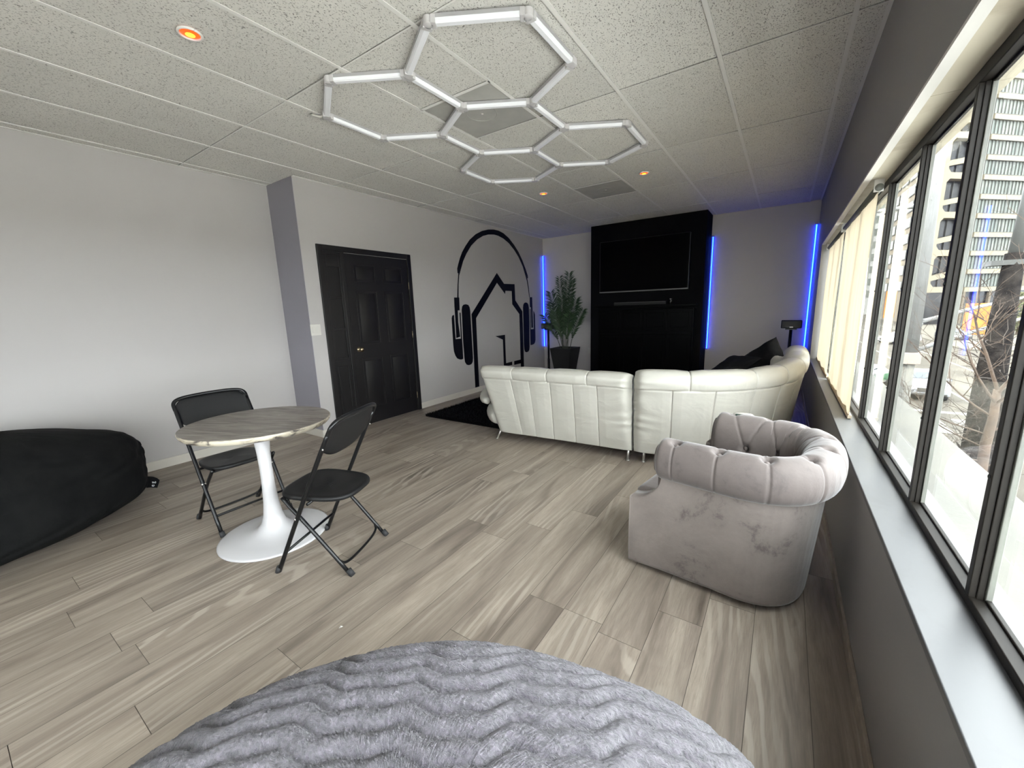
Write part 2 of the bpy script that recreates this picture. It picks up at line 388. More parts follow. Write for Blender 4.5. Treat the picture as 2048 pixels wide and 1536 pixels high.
mb.box(LX1, LX1+0.02, FRONT, JY, HC-0.001, HC+0.002); mb.box(LX2, LX2+0.02, JY, BY, HC-0.001, HC+0.002); mb.box(RX-0.02, RX, FRONT, BY, HC-0.001, HC+0.002)
struct(mb.build('trim_1', m_grid))
# walls
struct(MB().box(LX1-0.15, LX1, FRONT, JY, 0, HC+0.03).build('wall_left', m_wall))
struct(MB().box(LX1-0.15, LX2, JY, BY+0.1, 0, HC+0.03).build('wall_left_far', m_wall))
struct(MB().box(LX1, LX2+0.0, JY-0.004, JY, 0, HC).build('wall_left_return', m_jog))
struct(MB().box(LX2, RX+0.15, BY, BY+0.15, 0, HC+0.03).build('wall_back', noisy('wall_paint_lifted', (0.50, 0.468, 0.445), (0.48, 0.45, 0.43), 1.1, 0.55, 0.05, 160, bd=0.002)))  # same wall paint, lightened to brighten the dim back wall
mb = MB(); wx0, wx1, wz0, wz1 = -2.0, -0.1, 0.55, 2.5
mb.box(LX1-0.15, wx0, FRONT-0.15, FRONT, 0, HC+0.03).box(wx1, RX+0.25, FRONT-0.15, FRONT, 0, HC+0.03).box(wx0, wx1, FRONT-0.15, FRONT, 0, wz0).box(wx0, wx1, FRONT-0.15, FRONT, wz1, HC+0.03)
struct(mb.build('wall_front', m_wall))
w2 = sempty('window_unseen', (0, FRONT-0.08, 0))  # unseen window, added for the daylight arriving from behind the camera
mb = MB().box(wx0, wx1, -0.03, 0.03, wz0, wz0+0.05).box(wx0, wx1, -0.03, 0.03, wz1-0.05, wz1)
for k in range(7):
    xk = wx0+0.02+(wx1-wx0-0.04)*k/6; mb.box(xk-0.02, xk+0.02, -0.03, 0.03, wz0+0.05, wz1-0.05)
mb.build('window_frame', m_alu, w2)
for k in range(6):
    xa = wx0+0.04+(wx1-wx0-0.04)*k/6; MB().box(xa, xa+0.28, -0.003, 0.003, wz0+0.05, wz1-0.05).build('pane', m_glass, w2)
mb = MB()
mb.box(RX, RX+0.22, FRONT, WEND, 0, SILL-0.02)
mb.box(RX, RX+0.22, FRONT, WEND, HEAD+0.012, HC+0.03)
mb.box(RX, RX+0.22, WEND, BY, 0, HC+0.03)
struct(mb.build('wall_right', m_wallw))
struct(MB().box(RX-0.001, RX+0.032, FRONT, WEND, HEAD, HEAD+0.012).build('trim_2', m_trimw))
mb = MB()
for a, b in ((FRONT, -0.9), (-0.897, 2.02), (2.023, 4.5), (4.503, WEND)): mb.box(RX+0.032, RX+0.22, a, b, HEAD+0.003, HEAD+0.012)
struct(mb.build('trim_3', m_soffit))
struct(MB().box(RX-0.004, RX+0.17, FRONT, WEND, SILL-0.02, SILL).build('trim_4', m_sill, bev=0.003))
struct(MB().box(LX1, LX1+0.013, FRONT, JY, 0, 0.085).build('baseboard_left', m_base, bev=0.003))
mb = MB().box(LX2, LX2+0.013, JY-0.013, 2.57, 0, 0.085).box(LX2, LX2+0.013, 3.87, BY, 0, 0.085).box(LX1, LX2+0.013, JY-0.017, JY-0.004, 0, 0.085)
struct(mb.build('baseboard_left_far', m_base, bev=0.003))
struct(MB().box(LX2, -2.98, BY-0.013, BY, 0, 0.085).box(-1.06, RX, BY-0.013, BY, 0, 0.085).build('baseboard_back', m_base, bev=0.003))
struct(MB().box(RX-0.012, RX, FRONT, BY, 0, 0.055).build('baseboard_right', noisy('bare_wood_strip', (0.30, 0.25, 0.20), (0.24, 0.20, 0.16), 20, 0.5), bev=0.003))

# window strip
win = sempty('window_1', (GX, 0, SILL))
def wl(mb): return mb
fy0, fy1 = FRONT+0.05, WEND-0.005
h = HEAD-SILL
MB().box(0, 0.038, fy0, fy1, 0, 0.026).box(0.026, 0.038, fy0, fy1, 0.024, 0.032).build('frame_bottom', m_alu, win, bev=0.003)
MB().box(0, 0.038, fy0, fy1, h-0.04, h).box(0.026, 0.038, fy0, fy1, h-0.048, h-0.04).build('frame_top', m_alu, win, bev=0.003)
mull = [-2.75, -2.1, -1.45, -0.8, -0.16, 0.5, 1.316, 1.877, 2.46, 3.117, 3.74, 4.36, 4.98, 5.6, 6.2]
for y in mull:
    q = MB().box(0.0, 0.014, y-0.011, y+0.011, 0.024, h-0.04).box(0.013, 0.026, y-0.015, y+0.015, 0.024, h-0.04)
    mo = q.build('mullion', m_alu, win, bev=0.002)
    MB().box(0.026, 0.038, y-0.021, y+0.021, 0.024, h-0.04).build('glazing_bead', m_alul, mo, bev=0.002)
    sb = MB()
    for z in (0.33, 0.78, 1.2):
        sb.lathe([(0.001, 0), (0.0045, 0), (0.0045, 0.003), (0.001, 0.004)], seg=10)
        n_ = 40
        for k in range(len(sb.v)-n_, len(sb.v)):
            a = sb.v[k]; sb.v[k] = (-a[2], y+a[1], z+a[0])
    sb.build('screw', m_blackm, mo)
ed = [fy0]+mull+[fy1]
for a, b in zip(ed[:-1], ed[1:]):
    MB().box(0.0275, 0.0305, a+0.012, b-0.012, 0.03, h-0.05).build('pane', m_glass, win)

# ------------------------------------------------------------------ door in the left wall
dr = sempty('door_1', (LX2, 0, 0))
mb = MB().box(0, 0.022, 2.560, 2.625, 0, 2.125).box(0, 0.022, 3.812, 3.872, 0, 2.125).box(0, 0.022, 2.625, 3.812, 2.062, 2.125)
mb.box(0, 0.018, 2.832, 2.882, 0, 2.062)
mb.build('casing', m_door, dr, bev=0.004)
# sidelight
mb = MB().box(-0.03, 0.002, 2.625, 2.832, 0, 2.062)
sl = mb.build('sidelight_panel', m_door, dr)
def frame_rect(mb, y0, y1, z0, z1, t, x0, x1):
    mb.box(x0, x1, y0, y1, z0, z0+t); mb.box(x0, x1, y0, y1, z1-t, z1); mb.box(x0, x1, y0, y0+t, z0+t, z1-t); mb.box(x0, x1, y1-t, y1, z0+t, z1-t)
mb = MB(); frame_rect(mb, 2.625, 2.832, 0.84, 2.06, 0.03, 0.0, 0.016); mb.box(0, 0.016, 2.655, 2.802, 1.19, 1.22); mb.box(0, 0.016, 2.655, 2.802, 1.54, 1.57); mb.box(0, 0.016, 2.655, 2.802, 1.90, 2.03)
mb.build('glazing_bar', m_door, sl, bev=0.003)
mb = MB(); frame_rect(mb, 2.66, 2.80, 0.14, 0.78, 0.014, 0.0, 0.010); mb.build('panel_moulding', m_door, sl, bev=0.003)
lf = MB().box(-0.035, 0.004, 2.885, 3.810, 0.002, 2.058).build('door_leaf', m_door, dr)
for (a, b) in ((2.99, 3.29), (3.41, 3.71)):
    for (z0, z1) in ((0.20, 0.83), (1.0, 1.64), (1.74, 1.95)):
        mb = MB(); frame_rect(mb, a, b, z0, z1, 0.012, 0.003, 0.011)
        i0 = 0.035; mb.add([(0.004, a+i0, z0+i0), (0.004, b-i0, z0+i0), (0.004, b-i0, z1-i0), (0.004, a+i0, z1-i0),
               (0.012, a+i0+.02, z0+i0+.02), (0.012, b-i0-.02, z0+i0+.02), (0.012, b-i0-.02, z1-i0-.02), (0.012, a+i0+.02, z1-i0-.02)],
               [(4,5,6,7),(0,1,5,4),(1,2,6,5),(2,3,7,6),(3,0,4,7)])
        mb.build('raised_panel', m_door, lf, bev=0.0015)
mb = MB().lathe([(0.001, 0), (0.032, 0), (0.032, 0.006), (0.02, 0.012), (0.011, 0.02), (0.011, 0.035), (0.024, 0.042), (0.029, 0.055), (0.024, 0.068), (0.010, 0.073), (0.001, 0.073)], seg=24)
mb.v = [(z+0.004, 2.962+y, 0.948+x) for x, y, z in mb.v]
mb.build('door_knob', m_brass, lf, True)
for z in (0.22, 1.07, 1.72):
    MB().tube([(0.012, 3.812, z-0.045), (0.012, 3.812, z+0.045)], 0.006, 10).build('hinge', m_brass, dr, True)

# light switch
t = thing('light_switch', 'ivory double rocker light switch on the wall left of the black door', 'light switch', (LX2, 2.449, 1.213))
MB().box(0, 0.006, -0.058, 0.058, -0.06, 0.06).build('wall_plate', m_plast, t, bev=0.003)
for y in (-0.024, 0.024): MB().box(0.005, 0.010, y-0.016, y+0.016, -0.034, 0.034).build('rocker', m_plast, t, bev=0.002)
t = thing('wall_outlet', 'small outlet plate low on the wall between plant and black column', 'outlet', (-3.22, BY, 0.50))
MB().box(-0.035, 0.035, -0.006, 0, -0.057, 0.057).build('wall_plate', m_plast, t, bev=0.003)
for z in (-0.022, 0.022): MB().box(-0.016, 0.016, -0.009, -0.005, z-0.013, z+0.013).build('socket', m_plast, t, bev=0.002)

# ------------------------------------------------------------------ mural
mur = {'headband': [(4.822,1.943),(4.818,2.007),(4.850,2.081),(4.896,2.172),(4.954,2.265),(5.039,2.362),(5.152,2.472),(5.307,2.573),(5.481,2.649),(5.658,2.695),(5.811,2.716),(5.951,2.716),(6.095,2.692),(6.259,2.631),(6.428,2.528),(6.567,2.418),(6.691,2.282),(6.799,2.131),(6.872,2.013),(6.884,1.963),(6.857,1.951),(6.905,1.768),(6.929,1.591),(6.910,1.591),(6.882,1.747),(6.835,1.909),(6.805,1.970),(6.704,2.164),(6.562,2.33),(6.423,2.442),(6.254,2.543),(6.089,2.601),(5.929,2.630),(5.805,2.633),(5.652,2.614),(5.503,2.573),(5.343,2.498),(5.185,2.386),(5.055,2.25),(4.968,2.13),(4.899,1.995),(4.880,1.954),(4.856,1.912),(4.829,1.765),(4.812,1.573),(4.782,1.573),(4.806,1.765),(4.838,1.936)],
 'left_slider': [(4.708,1.572),(4.827,1.573),(4.822,1.375),(4.777,1.375),(4.772,1.19),(4.800,0.965),(4.706,0.95),(4.708,1.192),(4.706,1.439)],
 'left_ear_cup': [(4.627,1.262),(4.645,1.30),(4.685,1.309),(4.690,0.935),(4.812,0.935),(4.812,1.34),(4.842,1.34),(4.842,0.607),(4.801,0.600),(4.761,0.605),(4.700,0.63),(4.660,0.68),(4.633,0.75),(4.626,0.866)],
 'left_ear_pad': [(4.868,1.38),(4.885,1.435),(4.92,1.462),(4.977,1.469),(5.035,1.458),(5.066,1.42),(5.077,1.36),(5.080,1.089),(5.087,0.592),(5.075,0.53),(5.04,0.495),(4.976,0.485),(4.920,0.500),(4.882,0.545),(4.872,0.61),(4.862,0.879)],
 'house_outline': [(5.106,1.310),(5.850,2.000),(6.057,1.822),(6.400,1.826),(6.407,1.530),(6.645,1.320),(6.650,0.835),(6.650,0.03),(6.040,0.03),(6.040,0.14),(6.535,0.14),(6.535,0.843),(6.535,1.270),(6.302,1.460),(6.298,1.698),(6.093,1.700),(6.079,1.643),(5.842,1.832),(5.217,1.24),(5.214,0.813),(5.214,0.03),(5.108,0.03),(5.108,0.822)],
 'open_door': [(5.733,0.905),(6.030,0.909),(6.030,0.642),(6.035,0.382),(6.236,0.386),(6.236,0.322),(5.960,0.322),(5.960,0.825)],
 'corner_stub': [(6.302,0.313),(6.306,0.386),(6.535,0.389),(6.535,0.313)],
 'right_ear_pad': [(6.673,1.39),(6.69,1.45),(6.728,1.481),(6.775,1.489),(6.83,1.481),(6.87,1.45),(6.888,1.39),(6.893,1.095),(6.880,0.60),(6.868,0.548),(6.83,0.517),(6.759,0.507),(6.70,0.53),(6.680,0.58),(6.668,0.684)],
 'right_slider': [(6.930,1.591),(7.022,1.592),(7.035,0.984),(6.967,0.984),(6.969,1.391),(6.930,1.396)],
 'right_ear_cup': [(6.918,1.36),(6.945,1.36),(6.945,0.955),(7.060,0.955),(7.060,1.325),(7.10,1.281),(7.119,1.24),(7.119,0.733),(7.10,0.68),(7.059,0.649),(6.99,0.638),(6.918,0.638)]}
t = thing('wall_mural', 'black painted mural of a house outline wearing headphones', 'mural', (LX2, 0, 0))
for kname, pts in mur.items():
    MB().poly_x(pts, 0.0004, 0.0016).build(kname, m_mural, t)

# ------------------------------------------------------------------ black feature column, TV, shelf
CX0, CX1, CY = -2.98, -1.09, 6.98
cw = struct(MB().box(CX0, CX1, CY, BY, 0, HC).build('wall_feature', m_black))
m_gloss = mat('black_gloss_paint', (0.001, 0.001, 0.0014), 0.35, Specular_IOR_Level=0.05)
t = thing('media_cabinet', 'built-in black cabinet with paneled doors low on the black column', 'cabinet', (-2.0, CY, 0))
MB().box(-0.80, 0.80, -0.05, 0.0, 0.02, 1.30).build('body', m_gloss, t, bev=0.004)
MB().box(-0.84, 0.84, -0.13, 0.0, 1.335, 1.372).build('mantel_shelf', m_gloss, t, bev=0.005)
for k in range(4):
    x0 = -0.78+k*0.392
    for z0, z1 in ((0.94, 1.29), (0.08, 0.88)):
        d = MB().box(x0, x0+0.38, -0.068, -0.05, z0, z1).build('door', m_gloss, t, bev=0.003)
        mb = MB()
        for a, b, c_, e in ((x0+.05, x0+.33, z0+.05, z0+.062), (x0+.05, x0+.33, z1-.062, z1-.05), (x0+.05, x0+.062, z0+.05, z1-.05), (x0+.318, x0+.33, z0+.05, z1-.05)): mb.box(a, b, -0.074, -0.067, c_, e)
        mb.build('moulding', m_gloss, d, bev=0.002)
t = thing('television', 'large black flat television mounted on the black column', 'television', (-2.04, CY-0.06, 2.03))
MB().box(-0.74, 0.74, -0.02, 0.03, -0.43, 0.43).build('housing', m_blackm, t, bev=0.006)
m_screen = mat('tv_screen', (0.001, 0.001, 0.0015), 0.2, Specular_IOR_Level=0.035)
MB().box(-0.728, 0.728, -0.0225, -0.0195, -0.41, 0.42).build('screen', m_screen, t)
MB().box(-0.74, 0.74, -0.024, -0.0205, -0.43, -0.412).build('lower_bezel', mat('satin_grey_strip', (0.12, 0.12, 0.12), 0.35), t)
MB().box(-0.2, 0.2, 0.03, 0.058, -0.2, 0.2).build('wall_bracket', m_blackm, t)
t = thing('soundbar', 'slim black soundbar on the mantel shelf under the television', 'soundbar', (-2.06, CY-0.075, 1.372))
MB().box(-0.44, 0.44, -0.045, 0.045, 0, 0.052).build('body', m_blackp, t, bev=0.008)
MB().box(-0.43, 0.43, -0.047, -0.044, 0.046, 0.050).build('grille_edge', mat('satin_grey_strip', (0.12, 0.12, 0.12), 0.35), t)
t = thing('candle_jar', 'tiny dark jar with a light glint on the mantel shelf', 'jar', (-1.56, CY-0.07, 1.372))
MB().lathe([(0.001, 0), (0.022, 0), (0.024, 0.06), (0.018, 0.075), (0.001, 0.075)], seg=16).build('body', mat('smoked_glass', (0.03, 0.03, 0.03), 0.15), t, True)
MB().lathe([(0.001, 0.075), (0.02, 0.075), (0.02, 0.088), (0.001, 0.088)], seg=16).build('lid', m_chrome, t, True)

# ------------------------------------------------------------------ blue LED tubes
def led(x, y, z0, z1, label, r=0.011):
    t = thing('led_light_strip', label, 'led strip', (x, y, z0), 0, 'vertical blue light strips on the back wall')
    MB().tube([(0, 0, 0.01), (0, 0, z1-z0-0.01)], r, 12).build('light_tube', m_led, t, True)
    MB().tube([(0, -r*0.75, 0.012), (0, -r*0.75, z1-z0-0.012)], r*0.42, 8).build('led_row', m_ledc, t, True)
    for z in (0, z1-z0): MB().tube([(0, 0, z-0.008), (0, 0, z+0.008)], r*1.15, 12).build('end_cap', m_plast, t, True)
    MB().box(-0.008, 0.008, 0.0, 0.02, 0.05, z1-z0-0.05).build('mounting_channel', m_plast, t)
led(-4.235, BY-0.03, 0.56, 2.43, 'glowing blue light strip in the left back corner behind the speaker', 0.016)
led(-1.062, BY-0.03, 0.60, 2.43, 'glowing blue light strip beside the right edge of the black column', 0.014)
led(0.285, BY-0.03, 0.62, 2.44, 'glowing blue light strip in the right back corner beside the window wall', 0.017)

# ------------------------------------------------------------------ speakers and stands
m_grille = noisy('grey_speaker_grille', (0.035, 0.035, 0.038), (0.05, 0.05, 0.054), 400, 0.6)
def speaker_on_stand(x, y, z, w, lab1, lab2, rz):
    t = thing('speaker_stand', lab1, 'speaker stand', (x, y, 0), rz, 'slim black speaker stands')
    MB().lathe([(0.001, 0), (0.13, 0), (0.13, 0.008), (0.12, 0.014), (0.02, 0.018), (0.001, 0.018)], seg=32).build('base', m_blackm, t, True)
    MB().tube([(0, 0, 0.015), (0, 0, 0.35)], 0.026, 12).tube([(0, 0, 0.35), (0, 0, z-0.02)], 0.021, 12).build('pole', m_blackm, t, True)
    MB().box(-0.07, 0.07, -0.05, 0.05, z-0.02, z-0.001).build('top_plate', m_blackm, t, bev=0.003)
    s = thing('speaker', lab2, 'speaker', (x, y, z), rz, 'small grey speakers on stands')
    MB().box(-w/2, w/2, -0.06, 0.06, 0, 0.115).build('cabinet', m_blackp, s, bev=0.012)
    MB().box(-w/2+.008, w/2-.008, -0.064, -0.058, 0.008, 0.107).build('grille', m_grille, s, bev=0.004)
    MB().box(-0.02, 0.02, -0.0665, -0.0635, 0.014, 0.022).build('badge', m_chrome, s)
speaker_on_stand(0.095, 7.05, 0.975, 0.25, 'black pole stand near the window wall behind the sofa', 'grey speaker on the stand right of the black column', 0)
speaker_on_stand(-3.96, 7.13, 0.955, 0.27, 'black pole stand in the left back corner beside the potted palm', 'grey speaker on the stand beside the potted palm', 0)

# ------------------------------------------------------------------ potted palm
px_, py_ = -3.53, 7.02
t = thing('potted_palm', 'potted palm with a dark tapered planter beside the black column', 'plant', (px_, py_, 0))
mb = MB()
def sq(h, r): return [(r*math.cos(a), r*math.sin(a), h) for a in [PI/4+PI/2*k for k in range(4)]]
rings = [sq(0, 0.20), sq(0.60, 0.315), sq(0.60, 0.28), sq(0.53, 0.27)]
vs = sum(rings, []); fs = [(3,2,1,0)]
for i in range(3):
    for k in range(4): fs.append((i*4+k, i*4+(k+1) % 4, (i+1)*4+(k+1) % 4, (i+1)*4+k))
fs.append((12,13,14,15)); mb.add(vs, fs).build('planter', mat('black_planter', (0.008, 0.008, 0.009), 0.5), t, bev=0.006)
MB().lathe([(0.001, 0.53), (0.19, 0.53), (0.17, 0.545), (0.001, 0.55)], seg=20).build('soil', mat('soil', (0.02, 0.015, 0.012), 0.9), t)
m_leaf = noisy('palm_leaf', (0.012, 0.032, 0.011), (0.034, 0.070, 0.024), 6, 0.55)
m_stem = mat('palm_stem', (0.03, 0.035, 0.018), 0.6)
fr = [(-0.10, -0.02, 1.92, 0.10), (0.09, 0.02, 1.99, 0.13), (0.18, -0.03, 1.86, 0.09), (-0.30, 0.0, 1.66, 0.15), (-0.24, -0.10, 1.42, 0.15), (0.26, -0.05, 1.50, 0.15), (0.38, 0.0, 1.30, 0.12), (-0.42, -0.05, 1.22, 0.13), (0.03, -0.16, 1.55, 0.16), (-0.12, -0.15, 1.28, 0.14), (0.17, -0.14, 1.25, 0.14)]
for fx, fy, fz, fw in fr:
    st = Vector((fx*0.18+random.uniform(-.03, .03), fy*0.3, 0.54)); en = Vector((fx, fy, fz)); mid = Vector((fx*0.45, fy*0.6, 0.54+(fz-0.54)*0.55))
    cv = [st*(1-u)**2+mid*(2*u*(1-u))+en*u*u for u in np.linspace(0, 1, 26)]
    s = MB().tube(cv, [0.007*(1-0.8*i/25) for i in range(26)], 6).build('frond_stem', m_stem, t, True)
    lf_ = MB()
    for i in range(8, 26):
        u = (i-8)/17.0; ln = fw*1.75*math.sin(PI*min(1, 0.22+0.78*(1-u))**0.8)*(0.55+0.45*(1-u)) + 0.035
        tg = (cv[min(i+1, 25)]-cv[i-1]).normalized()
        for sgn in (-1, 1):
            for jj in (0, 0.33, 0.66):
                p0 = cv[i].lerp(cv[max(i-1, 0)], jj); side = Vector((sgn*random.uniform(.8, 1), random.uniform(-.55, .35), 0)).normalized()
                d = (side*0.75+tg*random.uniform(0.45, 0.85)).normalized(); tip = p0+d*ln+Vector((0, 0, -0.03*ln/0.15*random.uniform(0.3, 1.4)))
                wv = d.cross(Vector((0, 1, 0.2))).normalized()*0.0085; md = p0.lerp(tip, 0.45)+Vector((0, 0, 0.008))
                lf_.add([p0, md+wv, tip, md-wv, md+Vector((0, -0.003, 0))], [(0, 1, 4), (1, 2, 4), (2, 3, 4), (3, 0, 4)])
    lf_.build('leaflets', m_leaf, s)

# ------------------------------------------------------------------ ceiling things
def hexlight():
    A = 0.479; DX = A*0.8660; X0 = -1.123; Y0 = 1.631; ZC = HC-0.001
    V = lambda i, y: Vector((X0-DX*i, Y0+y*A, 0))
    def hexa(ci, cy): return [V(ci, cy-1), V(ci-1, cy-.5), V(ci-1, cy+.5), V(ci, cy+1), V(ci+1, cy+.5), V(ci+1, cy-.5)]
    hexes = [hexa(1, 1), hexa(3, 1), hexa(2, 2.5), hexa(1, 4), hexa(3, 4)]
    t = thing('hexagon_light', 'unlit white light fixture of five joined hexagons on the ceiling', 'ceiling light', (X0-DX*2, Y0+A*2.5, ZC))
    base = Vector((X0-DX*2, Y0+A*2.5, 0)); edges = {}; nodes = {}
    for hx in hexes:
        for i in range(6):
            a, b = hx[i]-base, hx[(i+1) % 6]-base
            ka, kb = tuple(round(q, 3) for q in a), tuple(round(q, 3) for q in b)
            edges[tuple(sorted((ka, kb)))] = 1; nodes.setdefault(ka, set()).add(kb); nodes.setdefault(kb, set()).add(ka)
    m_diff = mat('milky_diffuser', (0.86, 0.86, 0.89), 0.4, Transmission_Weight=0.0)
    m_con = mat('frosted_grey_connector', (0.55, 0.53, 0.53), 0.4)
    m_bk = mat('aluminium_backing', (0.5, 0.49, 0.5), 0.4, Metallic=0.4)
    for (a, b) in edges:
        a, b = Vector(a), Vector(b); d = (b-a).normalized(); n = Vector((-d.y, d.x, 0)); c_ = (a+b)/2; hl = (b-a).length/2-0.028
        o = MB()
        prof = [(-0.021, -0.016), (-0.019, -0.030), (-0.012, -0.036), (0.012, -0.036), (0.019, -0.030), (0.021, -0.016)]
        vs = [c_-d*hl+n*p+Vector((0, 0, q)) for p, q in prof]+[c_+d*hl+n*p+Vector((0, 0, q)) for p, q in prof]
        o.add(vs, [(0,6,7,1),(1,7,8,2),(2,8,9,3),(3,9,10,4),(4,10,11,5),(5,11,6,0),(5,4,3,2,1,0),(6,7,8,9,10,11)])
        tb = o.build('light_tube', m_diff, t)
        MB().obox(c_+Vector((0, 0, -0.008)), d, n, (0, 0, 1), hl, 0.0225, 0.0085).build('backing', m_bk, tb)
    for ka, nb in nodes.items():
        a = Vector(ka); o = MB()
        o.lathe([(0.001, -0.038), (0.02, -0.038), (0.026, -0.034), (0.026, -0.001), (0.001, -0.001)], (a.x, a.y, 0), 12)
        for kb in nb:
            d = (Vector(kb)-a).normalized(); n = Vector((-d.y, d.x, 0))
            o.obox(a+d*0.026+Vector((0, 0, -0.0195)), d, n, (0, 0, 1), 0.012, 0.0255, 0.0185)
        o.build('connector', m_con, t, bev=0.002)
    ka = V(4, 0.5)-base
    MB().tube([ka+Vector((0, 0, -0.015)), ka+Vector((-0.05, -0.02, -0.02)), ka+Vector((-0.08, -0.05, -0.012)), ka+Vector((-0.10, -0.05, 0))], 0.008, 8).build('power_cable', m_plast, t, True)
hexlight()
def reclight(x, y, label):
    t = thing('recessed_light', label, 'recessed light', (x, y, HC), 0, 'small red-orange recessed lights')
    MB().tube([(0.048*math.cos(2*PI*k/32), 0.048*math.sin(2*PI*k/32), -0.001) for k in range(33)], 0.0065, 8).build('trim_ring', m_grid, t, True)
    MB().lathe([(0.001, 0.0), (0.041, 0.0), (0.034, -0.004), (0.024, -0.007), (0.001, -0.008)], seg=32).build('lens', m_lens, t, True)
    MB().lathe([(0.001, -0.007), (0.021, -0.007), (0.014, -0.010), (0.001, -0.011)], seg=24).build('led_chip', m_lenshot, t, True)
    return t
reclight(-2.563, 1.02, 'glowing orange recessed light at the top left, nearest of three')
reclight(-1.375, 4.633, 'glowing orange recessed light at the right tip of the hexagon fixture')
reclight(-2.598, 4.608, 'glowing orange recessed light just beyond the middle of the hexagon fixture')
for vy, lb in ((2.857, 'plain grey square air diffuser panel behind the hexagon light'), (5.294, 'plain grey square air diffuser panel near the far ceiling lights')):
    t = thing('ceiling_vent', lb, 'ceiling vent', (-1.938, vy-0.305, HC), 0, 'grey square ceiling diffusers')
    MB().box(-0.287, 0.287, -0.29, 0.29, 0.004, 0.012).build('face_plate', m_vent, t)
    MB().tube([(0.11*math.cos(2*PI*k/40), 0.11*math.sin(2*PI*k/40), 0.0035) for k in range(41)], 0.0022, 6).build('ring', m_vent, t, True)
    MB().lathe([(0.001, 0.001), (0.012, 0.002), (0.012, 0.004), (0.001, 0.004)], seg=16).build('centre_screw', m_plast, t, True)

# ------------------------------------------------------------------ roller blinds
def blind(y0, y1, label, seed):
    r = np.random.default_rng(seed)
    t = thing('roller_blind', label, 'blind', (RX+0.062, (y0+y1)/2, SILL), 0, 'cream roller blinds')
    hl = (y1-y0)/2; H_ = HEAD-SILL
    MB().tube([(0.01, -hl, H_-0.045), (0.01, hl, H_-0.045)], 0.02, 16).build('roller_tube', m_chrome if 0 else m_alul, t, True)
    for s in (-1, 1):
        MB().box(-0.014, 0.030, s*hl-0.004*s-0.002, s*hl-0.004*s+0.002, H_-0.068, H_-0.002).build('bracket', m_chrome, t, bev=0.001)
    ys = np.linspace(-hl+0.012, hl-0.012, 260); zs = np.linspace(0.02, H_-0.045, 50)
    Y_, Z_ = np.meshgrid(ys, zs, indexing='ij')
    ph = r.uniform(0, 6, 6); s = (H_-0.05-Z_)/H_
    off = sum(a*np.sin(f*Y_+p+0.9*np.sin(2.2*s+p)) for a, f, p in ((0.013, 11, ph[0]), (0.009, 23, ph[1]), (0.003, 47, ph[2])))*np.clip(s*2.2, 0.15, 1)*np.clip((Z_)/0.06, 0.05, 1)
    P = np.stack([0.012+off, Y_, Z_], -1)
    grid_obj('cloth', P, m_blind, t)
    MB().box(0.002, 0.022, -hl+0.01, hl-0.01, 0.004, 0.026).build('bottom_bar', m_blind, t, bev=0.002)
blind(3.14, 4.69, 'cream roller blind lowered over the window, nearer of the two', 3)
blind(4.76, 6.30, 'cream roller blind lowered over the window, farther one by the corner', 9)

